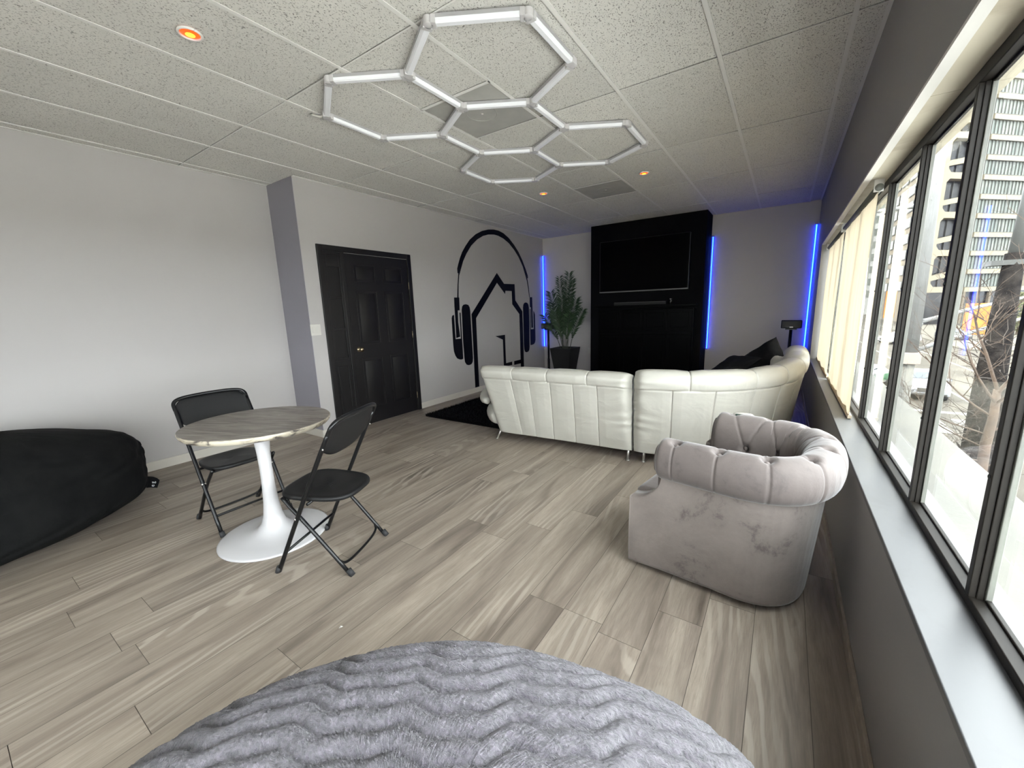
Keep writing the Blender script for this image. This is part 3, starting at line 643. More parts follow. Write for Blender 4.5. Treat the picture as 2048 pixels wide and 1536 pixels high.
# ------------------------------------------------------------------ sofa
def smooth_path(pts, n):
    p = [Vector((*q, 0)) for q in pts]; q = chaikin(p, 4); return resample([(a.x, a.y) for a in q], n)
def sofa_back(name, path, nu, lower_seams, roll_seams, parent, seed, top=0.83, flare=0.0):
    r = np.random.default_rng(seed)
    Pt, s = smooth_path(path, nu); T = np.gradient(Pt, axis=0); T /= np.linalg.norm(T, axis=1)[:, None]
    Nn = np.stack([T[:, 1], -T[:, 0]], 1)   # outward (toward the camera side)
    sec = chaikin([Vector((0.0, 0.10, 0)), Vector((0.02, 0.22, 0)), Vector((0.05, 0.45, 0)), Vector((0.085, 0.66, 0)), Vector((0.105, 0.70, 0)), Vector((0.115, 0.76, 0)), Vector((0.09, top-0.015, 0)), Vector((0.03, top+0.005, 0)), Vector((-0.05, top-0.01, 0)), Vector((-0.10, top-0.07, 0)), Vector((-0.12, 0.65, 0)), Vector((-0.14, 0.45, 0)), Vector((-0.15, 0.10, 0))], 3)
    NV = 220; S2, _ = resample([(a.x, a.y) for a in sec], NV)
    Ls = s[-1]; P = np.zeros((nu, NV, 3))
    zsec = S2[:, 1]; osec = S2[:, 0]
    g = lambda d, w: np.exp(-(d/w)**2)
    outer = (np.arange(NV) < NV//2)
    for i in range(nu):
        o = osec.copy(); z = zsec.copy()
        e = min(s[i], Ls-s[i]); k = 1-0.75*math.exp(-(e/0.035)**1.5) if e < 0.15 else 1
        c0 = -0.03; o = c0+(o-c0)*k; z = 0.10+(z-0.10)*(1-0.045*math.exp(-(e/0.04)))
        low = outer*(z < 0.685); hi = (z >= 0.685)*(osec > -0.11)
        d = np.zeros(NV)
        d -= 0.008*g(zsec-0.685, 0.007)*outer
        sl = min([abs(s[i]-a) for a in lower_seams]+[9]); sh = min([abs(s[i]-a) for a in roll_seams]+[9])
        d -= 0.009*math.exp(-(sl/0.0042)**2)*low; d -= 0.009*math.exp(-(sh/0.005)**2)*hi
        d += 0.007*min(1, sl/0.07)*low*np.clip((z-0.1)/0.1, 0, 1); d += 0.010*min(1, sh/0.10)*hi
        o = o+d*np.where(osec > -0.02, 1, -1)*(zsec < top-0.02); z = z+d*(zsec >= top-0.02)
        sh_ = flare*max(0, 1-s[i]/0.75)*np.clip(1-(zsec-0.10)/0.72, 0, 1)
        # soft creases fanning from the joint end
        ej = Ls-s[i] if flare else s[i]
        o = o+0.0045*np.sin(zsec*58+ej*11+2*np.sin(zsec*17))*math.exp(-(ej/0.16)**1.5)*outer*np.clip((zsec-0.15)*5, 0, 1)
        P[i, :, 0] = Pt[i, 0]+Nn[i, 0]*o+T[i, 0]*sh_; P[i, :, 1] = Pt[i, 1]+Nn[i, 1]*o+T[i, 1]*sh_; P[i, :, 2] = z+(0 if flare else 0.055*min(1, max(0, s[i]-0.9)/1.1)**1.3*np.clip((zsec-0.10)/0.7, 0, 1))
    # close the section
    return grid_obj(name, P, m_sofa, parent, closev=True, capu=True), Pt, Nn, s
def rbox(x0, x1, y0, y1, z0, z1, name, m, parent, bev=0.05):
    return MB().box(x0, x1, y0, y1, z0, z1).build(name, m, parent, bev=bev)
def leg(x, y, h, dx, dy, parent):
    MB().tube([(x+dx, y+dy, 0.0), (x, y, h)], [0.010, 0.016], 12).tube([(x+dx, y+dy, 0), (x+dx, y+dy, 0.006)], 0.017, 12).build('leg', m_chrome, parent, True)
t = thing('sofa', 'off-white leather sofa section on the left, straight back with stitched panels', 'sofa', (-1.8, 3.7, 0), 0, 'white leather sectional pieces')
ox, oy = -1.8, 3.7
pl = [(-2.625, 3.245), (-2.58, 3.25), (-2.2, 3.28), (-1.6, 3.325), (-1.07, 3.345), (-1.04, 3.345)]
pl = [(a-ox, b-oy) for a, b in pl]
xs0 = -2.625
sofa_back('backrest', pl, 620, [a-xs0 for a in (-2.235, -2.02, -1.79, -1.56, -1.33)], [a-xs0 for a in (-2.20, -1.82, -1.42)], t, 1, 0.80, 0.20)
rbox(-2.52-ox, -1.06-ox, 3.38-oy, 4.25-oy, 0.11, 0.28, 'seat_base', m_sofa, t, 0.05)
for a, b in ((-2.50, -1.80), (-1.78, -1.06)): rbox(a-ox, b-ox, 3.42-oy, 4.30-oy, 0.27, 0.45, 'seat_cushion', m_sofa, t, 0.06)
# left arm: two stacked bulging rolls running forward
def roll(pts, rs, name, parent, m, sx=1.0, sz=1.0, seg=20):
    p, _ = resample(chaikin([Vector(q) for q in pts], 2), 26); n = 26
    rr_ = np.interp(np.linspace(0, 1, n), np.linspace(0, 1, len(rs)), rs)
    return MB().tube([tuple(a) for a in p], [float(a) for a in rr_], seg).build(name, m, parent, True)
ar = roll([(-2.60-ox, 3.31-oy, 0.40), (-2.71-ox, 3.38-oy, 0.415), (-2.84-ox, 3.8-oy, 0.43), (-2.84-ox, 4.30-oy, 0.43)], [0.03, 0.075, 0.095, 0.10, 0.09, 0.03], 'arm_roll', t, m_sofa)
roll([(-2.46-ox, 3.33-oy, 0.23), (-2.54-ox, 3.37-oy, 0.245), (-2.72-ox, 3.8-oy, 0.25), (-2.72-ox, 4.27-oy, 0.25)], [0.07, 0.135, 0.15, 0.15, 0.14, 0.05], 'arm_side', t, m_sofa)
leg(-2.45-ox, 3.36-oy, 0.12, -0.04, -0.05, t); leg(-1.075-ox, 3.385-oy, 0.12, 0.0, -0.015, t); leg(-2.45-ox, 4.15-oy, 0.12, -0.04, 0.04, t); leg(-1.12-ox, 4.15-oy, 0.12, 0, 0.04, t)

t = thing('sofa', 'off-white leather corner sofa section curving toward the window wall', 'sofa', (-0.5, 3.9, 0), 0, 'white leather sectional pieces')
ox, oy = -0.5, 3.9
pr = [(-1.022, 3.345), (-0.99, 3.345), (-0.70, 3.39), (-0.42, 3.50), (-0.16, 3.72), (0.02, 4.02), (0.10, 4.40), (0.125, 4.85), (0.125, 5.30), (0.125, 5.33)]
pr = [(a-ox, b-oy) for a, b in pr]
sofa_back('backrest', pr, 900, [0.30, 0.60, 0.90, 1.17, 1.46, 1.76, 2.06], [0.42, 0.90, 1.22, 1.62, 2.05], t, 2, 0.835)
mb = MB(); inner = [(-1.02, 3.50), (-0.60, 3.55), (-0.25, 3.85), (-0.08, 4.35), (-0.05, 5.3), (-0.85, 5.3), (-0.95, 4.6), (-1.02, 4.3)]
inner = [(a-ox, b-oy) for a, b in inner]; n = len(inner)
def prism(pts, z0, z1, name, m, parent, bev):
    n = len(pts); vs = [(x, y, z0) for x, y in pts]+[(x, y, z1) for x, y in pts]
    return MB().add(vs, [tuple(reversed(range(n))), tuple(range(n, 2*n))]+[(i, (i+1) % n, n+(i+1) % n, n+i) for i in range(n)]).build(name, m, parent, bev=bev)
prism(inner, 0.11, 0.28, 'seat_base', m_sofa, t, 0.04); prism([(x*0.99, y*0.995) for x, y in inner], 0.27, 0.45, 'seat_cushion', m_sofa, t, 0.06)
leg(-0.945-ox, 3.42-oy, 0.12, 0.0, -0.02, t); leg(-0.02-ox, 4.05-oy, 0.12, 0, 0, t); leg(0.0-ox, 5.2-oy, 0.12, 0.0, 0, t); leg(-0.9-ox, 4.4-oy, 0.12, 0, 0, t); leg(-0.78-ox, 5.2-oy, 0.12, 0, 0, t)

# cushions on the sofa
def cushion(name, label, loc, rot, w_, h_, d_, m, group=None, seed=0):
    r = np.random.default_rng(seed); n = 34
    u = np.linspace(-1, 1, n); U, V_ = np.meshgrid(u, u, indexing='ij')
    pin = 1-0.10*(1-np.abs(V_)**2)*np.abs(U)**6; pin2 = 1-0.10*(1-np.abs(U)**2)*np.abs(V_)**6
    X = U*w_/2*pin; Y = V_*h_/2*pin2
    T_ = d_/2*np.clip((1-U**4), 0, 1)**0.55*np.clip((1-V_**4), 0, 1)**0.55
    T_ = T_*(1+0.08*np.sin(7*U+3*V_+seed)+0.06*np.sin(11*V_-2*U))
    mb = MB(); a = np.stack([X, Y, T_], -1).reshape(-1, 3); b = np.stack([X, Y, -T_*0.9], -1).reshape(-1, 3)
    mb.v = [tuple(p) for p in a.tolist()]+[tuple(p) for p in b.tolist()]
    for i in range(n-1):
        for j in range(n-1):
            q = i*n+j; mb.f.append((q, q+n, q+n+1, q+1)); q += n*n; mb.f.append((q, q+1, q+n+1, q+n))
    o = mb.build(name, m, None, True); o.location = loc
    nn, roll_ = Vector(rot[:3]).normalized(), rot[3]
    ux = Vector((0, 0, 1)).cross(nn)
    ux = (ux if ux.length > 1e-3 else Vector((1, 0, 0))).normalized(); uy = nn.cross(ux)
    o.rotation_euler = (Matrix((ux, uy, nn)).transposed() @ Matrix.Rotation(math.radians(roll_), 3, 'Z')).to_euler()
    return tag(o, label, 'cushion', group)
cushion('throw_pillow', 'black throw pillow standing on its corner on the white sofa', (-0.125, 4.84, 0.74), (-0.60, -0.76, 0.22, 36), 0.40, 0.40, 0.20, m_blackf, 'black throw pillows', 1)
cushion('throw_pillow', 'black throw pillow lying flat and tilted on the white sofa', (-0.42, 4.66, 0.70), (-0.42, -0.30, 0.85, 6), 0.44, 0.42, 0.10, m_blackf, 'black throw pillows', 5)
cushion('back_cushion', 'small ivory cushion tucked behind the standing black pillow', (0.0, 4.60, 0.69), (-0.85, -0.45, 0.25, 5), 0.34, 0.34, 0.12, m_cushw, None, 8)

# ------------------------------------------------------------------ tufted tub armchair
def armchair():
    cx, cy = -0.128, 2.195
    t = thing('armchair', 'grey velvet tufted tub armchair with rolled arms beside the window wall', 'armchair', (cx, cy, 0), math.radians(-10))
    # plan path of the outer shell: starts at near front, runs to the back and round to the far front
    def path(front, back, half, rad, n=260):
        pts = [(front, -half)]; pts += [(back-rad, -half)]
        for k in range(1, 24):
            a = -PI/2+PI*k/24; 
            ca, sa = math.cos(a), math.sin(a); e = 0.80
            pts.append((back-rad+rad*abs(ca)**e*(1 if ca > 0 else -1), half*abs(sa)**e*(1 if sa > 0 else -1)))
        pts += [(back-rad, half), (front, half)]
        return resample(pts, n)
    nu = 300
    def frame(P):
        T = np.gradient(P, axis=0); T /= np.linalg.norm(T, axis=1)[:, None]; return np.stack([T[:, 1], -T[:, 0]], 1)
    front = -0.415; halfo = 0.352; backx = 0.36
    Po, s = path(front, backx, halfo, 0.34, nu); No = frame(Po); Ls = s[-1]
    # outer shell (closed thickness): bottom narrower than the top
    nz = 40; P = np.zeros((nu, nz*2, 3))
    for i in range(nu):
        e = min(s[i], Ls-s[i])
        # arm front scoop: top of shell falls from .57 to .40 over the first 0.17 m
        u = min(1, e/0.165); topz = 0.398+0.165*(1-math.sqrt(max(0, 1-u**1.7)))
        for j in range(nz):
            f = j/(nz-1); z = 0.035+(topz-0.035)*f
            fr_ = z/0.57; taper = -0.045*(1-fr_)*(1 if e > 0.4 else e/0.4)
            wr = 0.004*math.sin(23*s[i]+9*z)*math.exp(-e*4)
            P[i, j] = (Po[i, 0]+No[i, 0]*(taper+wr), Po[i, 1]+No[i, 1]*(taper*0.9+wr), z)
            P[i, 2*nz-1-j] = (Po[i, 0]-No[i, 0]*(0.09), Po[i, 1]-No[i, 1]*(0.09), z)
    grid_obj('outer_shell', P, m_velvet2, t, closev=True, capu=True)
    # rolled top and buttoned inner back in one skin
    i0 = int(nu*0.14/Ls); i1 = int(nu*0.20/Ls); sel = slice(i0, nu-i1)
    Pr, Nr, sr = Po[sel], No[sel], s[sel]-s[i0]; Lr = sr[-1]; nr = 560
    Pr = np.stack([np.interp(np.linspace(0, Lr, nr), sr, Pr[:, k]) for k in (0, 1)], 1); Nr = frame(Pr); sr = np.linspace(0, Lr, nr)
    sec = chaikin([Vector(q+(0,)) for q in [(-0.125, 0.34), (-0.130, 0.50), (-0.128, 0.60), (-0.105, 0.690), (-0.05, 0.735), (0.005, 0.735), (0.040, 0.700), (0.052, 0.635), (0.042, 0.575), (0.012, 0.548), (-0.04, 0.545), (-0.05, 0.34)]], 3)
    S2, q2 = resample([(a.x, a.y) for a in sec], 130); o_, z_ = S2[:, 0], S2[:, 1]
    nrm = np.stack([-np.gradient(z_), np.gradient(o_)], 1); nrm /= np.linalg.norm(nrm, axis=1)[:, None]+1e-9
    nrm = np.stack([-nrm[:, 0]*-1, nrm[:, 1]], 1)
    cen = np.array([-0.04, 0.62]); sg = np.sign(((S2-cen)*nrm).sum(1)); nrm *= sg[:, None]
    top_q = q2[np.argmin((o_+0.012)**2+(z_-0.738)**2)]; low_q = q2[np.argmin((o_+0.130)**2+(z_-0.575)**2)]; end_q = q2[np.argmin((o_-0.01)**2+(z_-0.548)**2)]; in0 = q2[np.argmin((o_+0.125)**2+(z_-0.36)**2)]
    nb = 9; sp = Lr/nb; tops = [sp*(k+0.5) for k in range(nb)]; lows = [sp*k for k in range(1, nb)]
    SS, QQ = np.meshgrid(sr, q2, indexing='ij'); D_ = np.zeros_like(SS)
    puff = 0.006*np.ones_like(SS)
    def seg(a, b, w_, dep):
        ax, aq = a; bx, bq = b; dx, dq = bx-ax, bq-aq; L2 = dx*dx+dq*dq
        tt = np.clip(((SS-ax)*dx+(QQ-aq)*dq)/L2, 0, 1); dist = np.hypot(SS-ax-tt*dx, QQ-aq-tt*dq)
        return -dep*np.exp(-(dist/w_)**2)
    D_ += puff
    for a in tops:
        D_ += -0.034*np.exp(-(((SS-a)/0.022)**2+((QQ-top_q)/0.022)**2))
        D_ = np.minimum(D_, 0.006+seg((a, top_q), (a, end_q), 0.005, 0.0045)+(D_-0.006))
        for b in lows:
            if abs(b-a) < sp*0.6: D_ += seg((a, top_q), (b, low_q), 0.008, 0.003)
    for b in lows:
        D_ += -0.028*np.exp(-(((SS-b)/0.020)**2+((QQ-low_q)/0.020)**2)); D_ += seg((b, low_q), (b-0.03, in0), 0.009, 0.007)+seg((b, low_q), (b+0.03, in0), 0.009, 0.007)
    edge = np.minimum(SS, Lr-SS); kk = 1-0.35*np.exp(-(edge/0.018)**2)
    # centre of roll for end rounding
    O = cen[0]+(o_[None]-cen[0])*kk+nrm[None, :, 0]*D_; Zz = cen[1]+(z_[None]-cen[1])*np.where(z_[None] > 0.5, kk, 1)+nrm[None, :, 1]*D_
    P = np.stack([Pr[:, 0][:, None]+Nr[:, 0][:, None]*O, Pr[:, 1][:, None]+Nr[:, 1][:, None]*O, Zz], -1)
    grid_obj('tufted_back', P, m_velvet, t, closev=True, capu=True)
    def at(sv, qv, push):
        i = int(round(sv/Lr*(nr-1))); j = int(np.argmin(abs(q2-qv))); o = o_[j]+nrm[j, 0]*push; return Vector((Pr[i, 0]+Nr[i, 0]*o, Pr[i, 1]+Nr[i, 1]*o, z_[j]+nrm[j, 1]*push)), Vector((Nr[i, 0]*nrm[j, 0], Nr[i, 1]*nrm[j, 0], nrm[j, 1]))
    for lst, qv in ((tops, top_q), (lows, low_q)):
        for a in lst:
            p, nn = at(a, qv, -0.020); mb = MB().lathe([(0.001, -0.004), (0.011, -0.003), (0.012, 0.001), (0.008, 0.005), (0.001, 0.0065)], seg=14)
            R_ = nn.to_track_quat('Z', 'Y').to_matrix(); mb.v = [tuple(p+R_ @ Vector(v_)) for v_ in mb.v]; mb.build('button', m_button, t, True)
    # seat and front
    Pf = [(-0.435, -0.27), (-0.435, 0.27), (0.15, 0.27), (0.24, 0.15), (0.26, 0), (0.24, -0.15), (0.15, -0.27)]
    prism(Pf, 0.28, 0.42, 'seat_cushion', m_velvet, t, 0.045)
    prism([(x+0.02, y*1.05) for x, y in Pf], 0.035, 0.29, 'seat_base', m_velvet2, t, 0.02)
    MB().lathe([(0.001, 0), (0.22, 0), (0.22, 0.02), (0.06, 0.03), (0.06, 0.036), (0.001, 0.036)], seg=32).build('swivel_base', m_blackm, t)
armchair()

# small appliance behind the armchair
t = thing('air_purifier', 'small off-white appliance with a dark green top window behind the armchair', 'appliance', (-0.175, 2.98, 0))
MB().lathe([(0.001, 0), (0.07, 0), (0.075, 0.02), (0.075, 0.60), (0.066, 0.628), (0.056, 0.636), (0.001, 0.637)], seg=32, sx=0.95, sy=0.62).build('housing', m_plast, t, True)
MB().box(-0.046, 0.046, -0.050, -0.015, 0.600, 0.6385).build('display', mat('dark_green_display', (0.01, 0.025, 0.018), 0.15), t, bev=0.006)

# ------------------------------------------------------------------ table
t = thing('pedestal_table', 'round table with grey grained stone top on a white tulip pedestal', 'table', (-2.62, 1.075, 0), math.radians(24))
MB().lathe([(0.001, 0.0), (0.306, 0.0), (0.310, 0.004), (0.310, 0.010), (0.300, 0.014), (0.22, 0.022), (0.14, 0.034), (0.095, 0.055), (0.068, 0.09), (0.053, 0.14), (0.043, 0.22), (0.037, 0.33), (0.035, 0.45), (0.037, 0.55), (0.043, 0.63), (0.052, 0.69), (0.056, 0.715), (0.001, 0.715)], seg=64).build('pedestal', m_whiteg, t, True)
MB().lathe([(0.001, 0.733), (0.398, 0.733), (0.403, 0.738), (0.405, 0.748), (0.402, 0.750), (0.001, 0.7505)], seg=96, sx=1.0, sy=0.93).build('tabletop', m_top, t)
MB().lathe([(0.30, 0.7152), (0.372, 0.7115), (0.392, 0.716), (0.403, 0.728), (0.4075, 0.742), (0.406, 0.748), (0.40, 0.7485), (0.30, 0.7485)], seg=96, sx=1.0, sy=0.93).build('tabletop_edge', m_edge, t, True)
MB().lathe([(0.001, 0.714), (0.10, 0.714), (0.31, 0.7155), (0.31, 0.733), (0.001, 0.733)], seg=48, sx=1.0, sy=0.93).build('underside_plate', m_edge, t)

# ------------------------------------------------------------------ folding chairs
def folding_chair(loc, rz, label):
    t = thing('folding_chair', label, 'chair', loc, rz, 'black folding chairs at the table')
    W = 0.215
    for s in (-1, 1):
        y = s*W
        MB().tube(chaikin([Vector((0.215, y, 0.0)), Vector((0.04, y, 0.36)), Vector((-0.10, y, 0.64)), Vector((-0.185, y*0.995, 0.80))], 1), 0.0115, 12).build('upright', m_blackm, t, True)
        MB().tube(chaikin([Vector((-0.20, s*(W-0.022), 0.0)), Vector((0.03, s*(W-0.022), 0.29)), Vector((0.10, s*(W-0.024), 0.365)), Vector((0.155, s*(W-0.03), 0.425))], 1), 0.0105, 12).build('rear_leg', m_blackm, t, True)
        for p in ((0.222, y, 0), (-0.208, s*(W-0.022), 0)):
            MB().tube([(p[0]-0.002, p[1], 0), (p[0]-0.016 if p[0] > 0 else p[0]+0.022, p[1], 0.032)], 0.0155, 12).build('foot_cap', m_rubber, t, True)
    # top bow joining the uprights
    MB().tube(chaikin([Vector((-0.178, -W, 0.785)), Vector((-0.205, -W, 0.835)), Vector((-0.219, -W+0.05, 0.858)), Vector((-0.230, 0, 0.862)), Vector((-0.219, W-0.05, 0.858)), Vector((-0.205, W, 0.835)), Vector((-0.178, W, 0.785))], 3), 0.0115, 12).build('top_rail', m_blackm, t, True)
    # front stretcher and rear U bar
    MB().tube([(0.155, -W, 0.123), (0.155, W, 0.123)], 0.0075, 10).build('front_stretcher', m_blackm, t, True)
    MB().tube(chaikin([Vector((-0.135, -W+0.022, 0.083)), Vector((-0.160, -W+0.05, 0.045)), Vector((-0.165, 0, 0.04)), Vector((-0.160, W-0.05, 0.045)), Vector((-0.135, W-0.022, 0.083))], 3), 0.0075, 10).build('rear_stretcher', m_blackm, t, True)
    for s in (-1, 1): MB().tube([(0.062, s*(W-0.03), 0.325), (0.062, s*(W+0.012), 0.325)], 0.006, 10).build('pivot_rivet', m_chrome, t, True)
    # backrest panel, curved
    n = 30; mrow = 14; P = np.zeros((n, mrow*2, 3))
    for i in range(n):
        u = -1+2*i/(n-1)
        hw = 0.208
        hgt = 0.108; bow = 0.014*(1-u*u)
        for j in range(mrow):
            v_ = -1+2*j/(mrow-1); rnd = math.sqrt(max(0.02, 1-abs(v_)**6))
            zc = 0.748+v_*hgt*(1-(0.55*abs(u)**3.0 if v_ < 0 else 0.42*abs(u)**7)); xx_ = -0.158-(zc-0.748)*0.50-bow
            P[i, j] = (xx_+0.006*rnd, u*hw, zc); P[i, 2*mrow-1-j] = (xx_-0.006*rnd, u*hw, zc)
    grid_obj('backrest', P, m_blackp, t, closev=True, capu=True)
    # seat
    n = 40; out_ = []
    for k in range(72):
        a = 2*PI*k/72; ca, sa = math.cos(a), math.sin(a); e = 0.52
        x_ = 0.205*abs(ca)**e*(1 if ca > 0 else -1); y_ = 0.205*abs(sa)**0.62*(1 if sa > 0 else -1)*(0.90+0.10*(x_/0.205) if x_ < 0 else 0.90+0.06*(x_/0.205)); out_.append((x_+0.0, y_))
    rings = [(0.001, 0.424), (0.45, 0.424), (0.8, 0.429), (0.93, 0.434), (0.985, 0.432), (1.0, 0.424), (0.995, 0.412), (0.96, 0.408), (0.93, 0.414), (0.001, 0.412)]
    mb = MB()
    for (k_, z) in rings:
        for (x_, y_) in out_: mb.v.append((x_*k_+0.005, y_*k_, z+(x_)*0.05*1.0))
    for i in range(len(rings)-1):
        for k in range(72): k2 = (k+1) % 72; mb.f.append((i*72+k, (i+1)*72+k, (i+1)*72+k2, i*72+k2))
    mb.build('seat', m_blackp, t, True)
    MB().tube([(-0.01, -W+0.004, 0.408), (-0.01, W-0.004, 0.408)], 0.008, 10).tube([(0.14, -W+0.02, 0.410), (0.14, W-0.02, 0.410)], 0.007, 10).build('seat_bracket', m_blackm, t, True)
    for s in (-1, 1):
        mb = MB().lathe([(0.001, 0), (0.006, 0), (0.005, 0.003), (0.001, 0.004)], seg=12)
        mb.v = [(-0.150+a*0.9, s*(W+0.011)+s*c2, 0.715+b) for a, b, c2 in mb.v]; mb.build('back_rivet', m_chrome, t, True)
folding_chair((-2.085, 1.168, 0), math.atan2(1.08-1.256, -2.27+1.885), 'black folding chair in front of the table, its side to the camera')
folding_chair((-3.10, 1.085, 0), 0.02, 'black folding chair behind the table, partly hidden by the tabletop')

# ------------------------------------------------------------------ rug
rg = MB(); x0, x1, y0, y1 = -3.88, -1.15, 3.60, 6.3
rg.box(x0, x1, y0, y1, 0.0, 0.012)
for k in range(14000):
    if k < 9000:
        x = random.uniform(x0, x0+1.45); y = random.uniform(y0, y0+1.5)
    else: x = random.uniform(x0, x1); y = random.uniform(y0, y1)
    if k % 6 == 0: x = x0+random.uniform(-.01, .02)
    elif k % 6 == 1: y = y0+random.uniform(-.01, .02)
    a = random.uniform(0, 2*PI); dx, dy = math.cos(a), math.sin(a); hh = random.uniform(0.022, 0.045); lean = random.uniform(0.005, 0.035)
    wv = 0.004
    rg.add([(x-dy*wv, y+dx*wv, 0.008), (x+dy*wv, y-dx*wv, 0.008), (x+dx*lean, y+dy*lean, hh)], [(0, 1, 2)])
tag(rg.build('shag_rug', mat('black_shag', (0.003, 0.003, 0.0035), 0.95, Specular_IOR_Level=0.1)), 'black shag rug on the floor under the white sofa', 'rug')

# ------------------------------------------------------------------ bean bags
def blob(name, label, cat, c_, sx, sy, h_, m, rz, func, nu=220, nv=110, pw=2.4, ex=0.92, sh=0.0):
    t = thing(name, label, cat, c_)
    U = np.linspace(0, 2*PI, nu, endpoint=False); W_ = np.linspace(-PI/2, PI/2, nv)
    UU, WW = np.meshgrid(U, W_, indexing='ij')
    sgn = np.sign; cu, su, cw_, sw = np.cos(UU), np.sin(UU), np.cos(WW), np.sin(WW)
    e1 = 2/pw
    X = sx*sgn(cu)*np.abs(cu)**ex*np.abs(cw_)**e1; Y = sy*sgn(su)*np.abs(su)**ex*np.abs(cw_)**e1; X = X+sh*Y; X, Y = X*math.cos(rz)-Y*math.sin(rz), X*math.sin(rz)+Y*math.cos(rz)
    Zt = np.where(sw > 0, h_*0.62*np.abs(sw)**e1, -h_*0.38*np.abs(sw)**(e1*0.62))+h_*0.38
    dx, dy, dz = func(X, Y, Zt, UU, WW)
    P = np.stack([X+dx, Y+dy, np.maximum(Zt+dz, 0.0)], -1)
    o = grid_obj('cover', P, m, t, closeu=True)
    return t, P
def wr1(X, Y, Z, U, W_):
    a = 0.012*np.sin(9*U+6*Z)*np.cos(W_)+0.004*np.sin(17*U+5*np.sin(3*Z*8))*np.cos(W_)+0.0015*np.sin(31*U-14*Z)
    b = 0.015*np.sin(4*X+3*Y)+0.012*np.sin(7*Y-2*X+1)+0.01*np.sin(5*X+9*Y)
    return a*np.cos(U), a*np.sin(U), b*np.clip(Z*3, 0, 1)
t, _ = blob('bean_bag', 'huge black bean bag lounger on the floor along the left wall', 'bean bag', (-4.035, -0.04, 0), 0.629, 0.917, 0.69, m_bean, 0.394, wr1, pw=2.5, ex=0.884)
# label tag on its end
TG = Matrix.Translation((-0.005, 0.885, 0.115)) @ Matrix.Rotation(math.radians(68), 4, 'Z') @ Matrix.Rotation(math.radians(12), 4, 'Y')
tgm = MB(); tp_ = [(-0.035, 0.055), (0.0, 0.050), (0.022, 0.038), (0.040, 0.020), (0.037, -0.005), (0.030, -0.042), (-0.010, -0.036), (-0.035, -0.038)]
tgm.v = [tuple(TG @ Vector((a, -0.0015, b))) for a, b in tp_]+[tuple(TG @ Vector((a, 0.0015, b))) for a, b in tp_]
tgm.f = [tuple(range(8)), tuple(reversed(range(8, 16)))]+[(i, (i+1) % 8, 8+(i+1) % 8, 8+i) for i in range(8)]
tg = tgm.build('fabric_tag', m_blackf, t)
for ch_, zz in (('g', 0.004), ('e', -0.022)):
    text_mesh('tag_lettering', ch_, 0.034, m_tag, tg, TG @ Matrix.Translation((0.002, -0.002, zz)) @ Matrix.Rotation(PI/2, 4, 'X') @ Matrix.Rotation(PI/2, 4, 'Z'), 0.0004)
# ------------------------------------------------------------------ plush bean bag in front of the camera
def wr2(X, Y, Z, U, W_):
    # wavy parallel quilting channels across the cover
    q_ = 0.83*X+0.55*Y; ph = -0.55*X+0.83*Y+0.012*np.sin(q_*25.0)+0.006*np.sin(q_*55+1.0)+0.012*np.sin(q_*6+Y*5)
    per = 0.055; fq = (ph/per) % 1.0
    gr = -0.0055*np.exp(-((fq-0.5)/0.13)**2)+0.003*np.cos(2*PI*(fq))
    low = 0.005*np.sin(6*X+1)*np.sin(5*Y)+0.004*np.sin(11*X-4*Y)
    d = gr+low+rng.normal(0, 0.0008, X.shape)
    k = np.cos(W_)
    return d*np.cos(U)*k, d*np.sin(U)*k, d*np.clip(np.sin(W_)+0.3, 0, 1)
blob('plush_bean_bag', 'large lilac-grey plush bean bag with wavy channels nearest the camera', 'bean bag', (-0.443, 0.279, 0), 0.728, 0.583, 0.545, m_fur, 0.213, wr2, nu=1000, nv=480, pw=3.2, sh=0.281)

sc_ = MB(); sc_.v = [(-1.547, 0.832, 0.001), (-1.533, 0.838, 0.003), (-1.530, 0.826, 0.008), (-1.541, 0.820, 0.002), (-1.538, 0.829, 0.011)]
sc_.f = [(0, 1, 4), (1, 2, 4), (2, 3, 4), (3, 0, 4), (3, 2, 1, 0)]
tag(sc_.build('paper_scrap', m_trimw), 'tiny white scrap lying alone on the floor before the table', 'scrap')
# ================================================================== OUTSIDE
GZ = -4.5
m_asph = noisy('worn_pale_asphalt', (0.061, 0.0554, 0.0461), (0.0833, 0.0754, 0.0628), 0.35, 0.9, 0.1, 8, Specular_IOR_Level=0.05)
m_pave = noisy('pavement_concrete', (0.113, 0.105, 0.0864), (0.0896, 0.0832, 0.0696), 0.8, 0.9, Specular_IOR_Level=0.05)
m_line = mat('road_paint', (0.177, 0.171, 0.148), 0.8)
m_cream = noisy('cream_precast_concrete', (0.214, 0.188, 0.137), (0.193, 0.168, 0.124), 0.4, 0.85, Specular_IOR_Level=0.1)
m_tan = noisy('tan_precast_concrete', (0.131, 0.11, 0.083), (0.11, 0.0931, 0.0719), 0.4, 0.85, Specular_IOR_Level=0.1)
m_pane = noisy('pale_office_glass', (0.106, 0.122, 0.11), (0.169, 0.174, 0.153), 0.35, 0.4, Specular_IOR_Level=0.15)
m_dkglass = noisy('dark_bay_glass', (0.010, 0.0105, 0.011), (0.024, 0.025, 0.026), 0.5, 0.2, Specular_IOR_Level=0.12)
m_dkfr = mat('dark_window_frame', (0.0375, 0.0375, 0.0338), 0.7)
m_mulg = mat('grey_window_mullion', (0.0875, 0.09, 0.0813), 0.7)
m_blindw = noisy('white_office_blinds', (0.3, 0.3, 0.27), (0.22, 0.22, 0.2), 0.9, 0.6)
o = MB().add([(-80, -90, GZ), (140, -90, GZ), (140, 300, GZ), (-80, 300, GZ)], [(0,1,2,3)]).build('street', m_asph); struct(o)
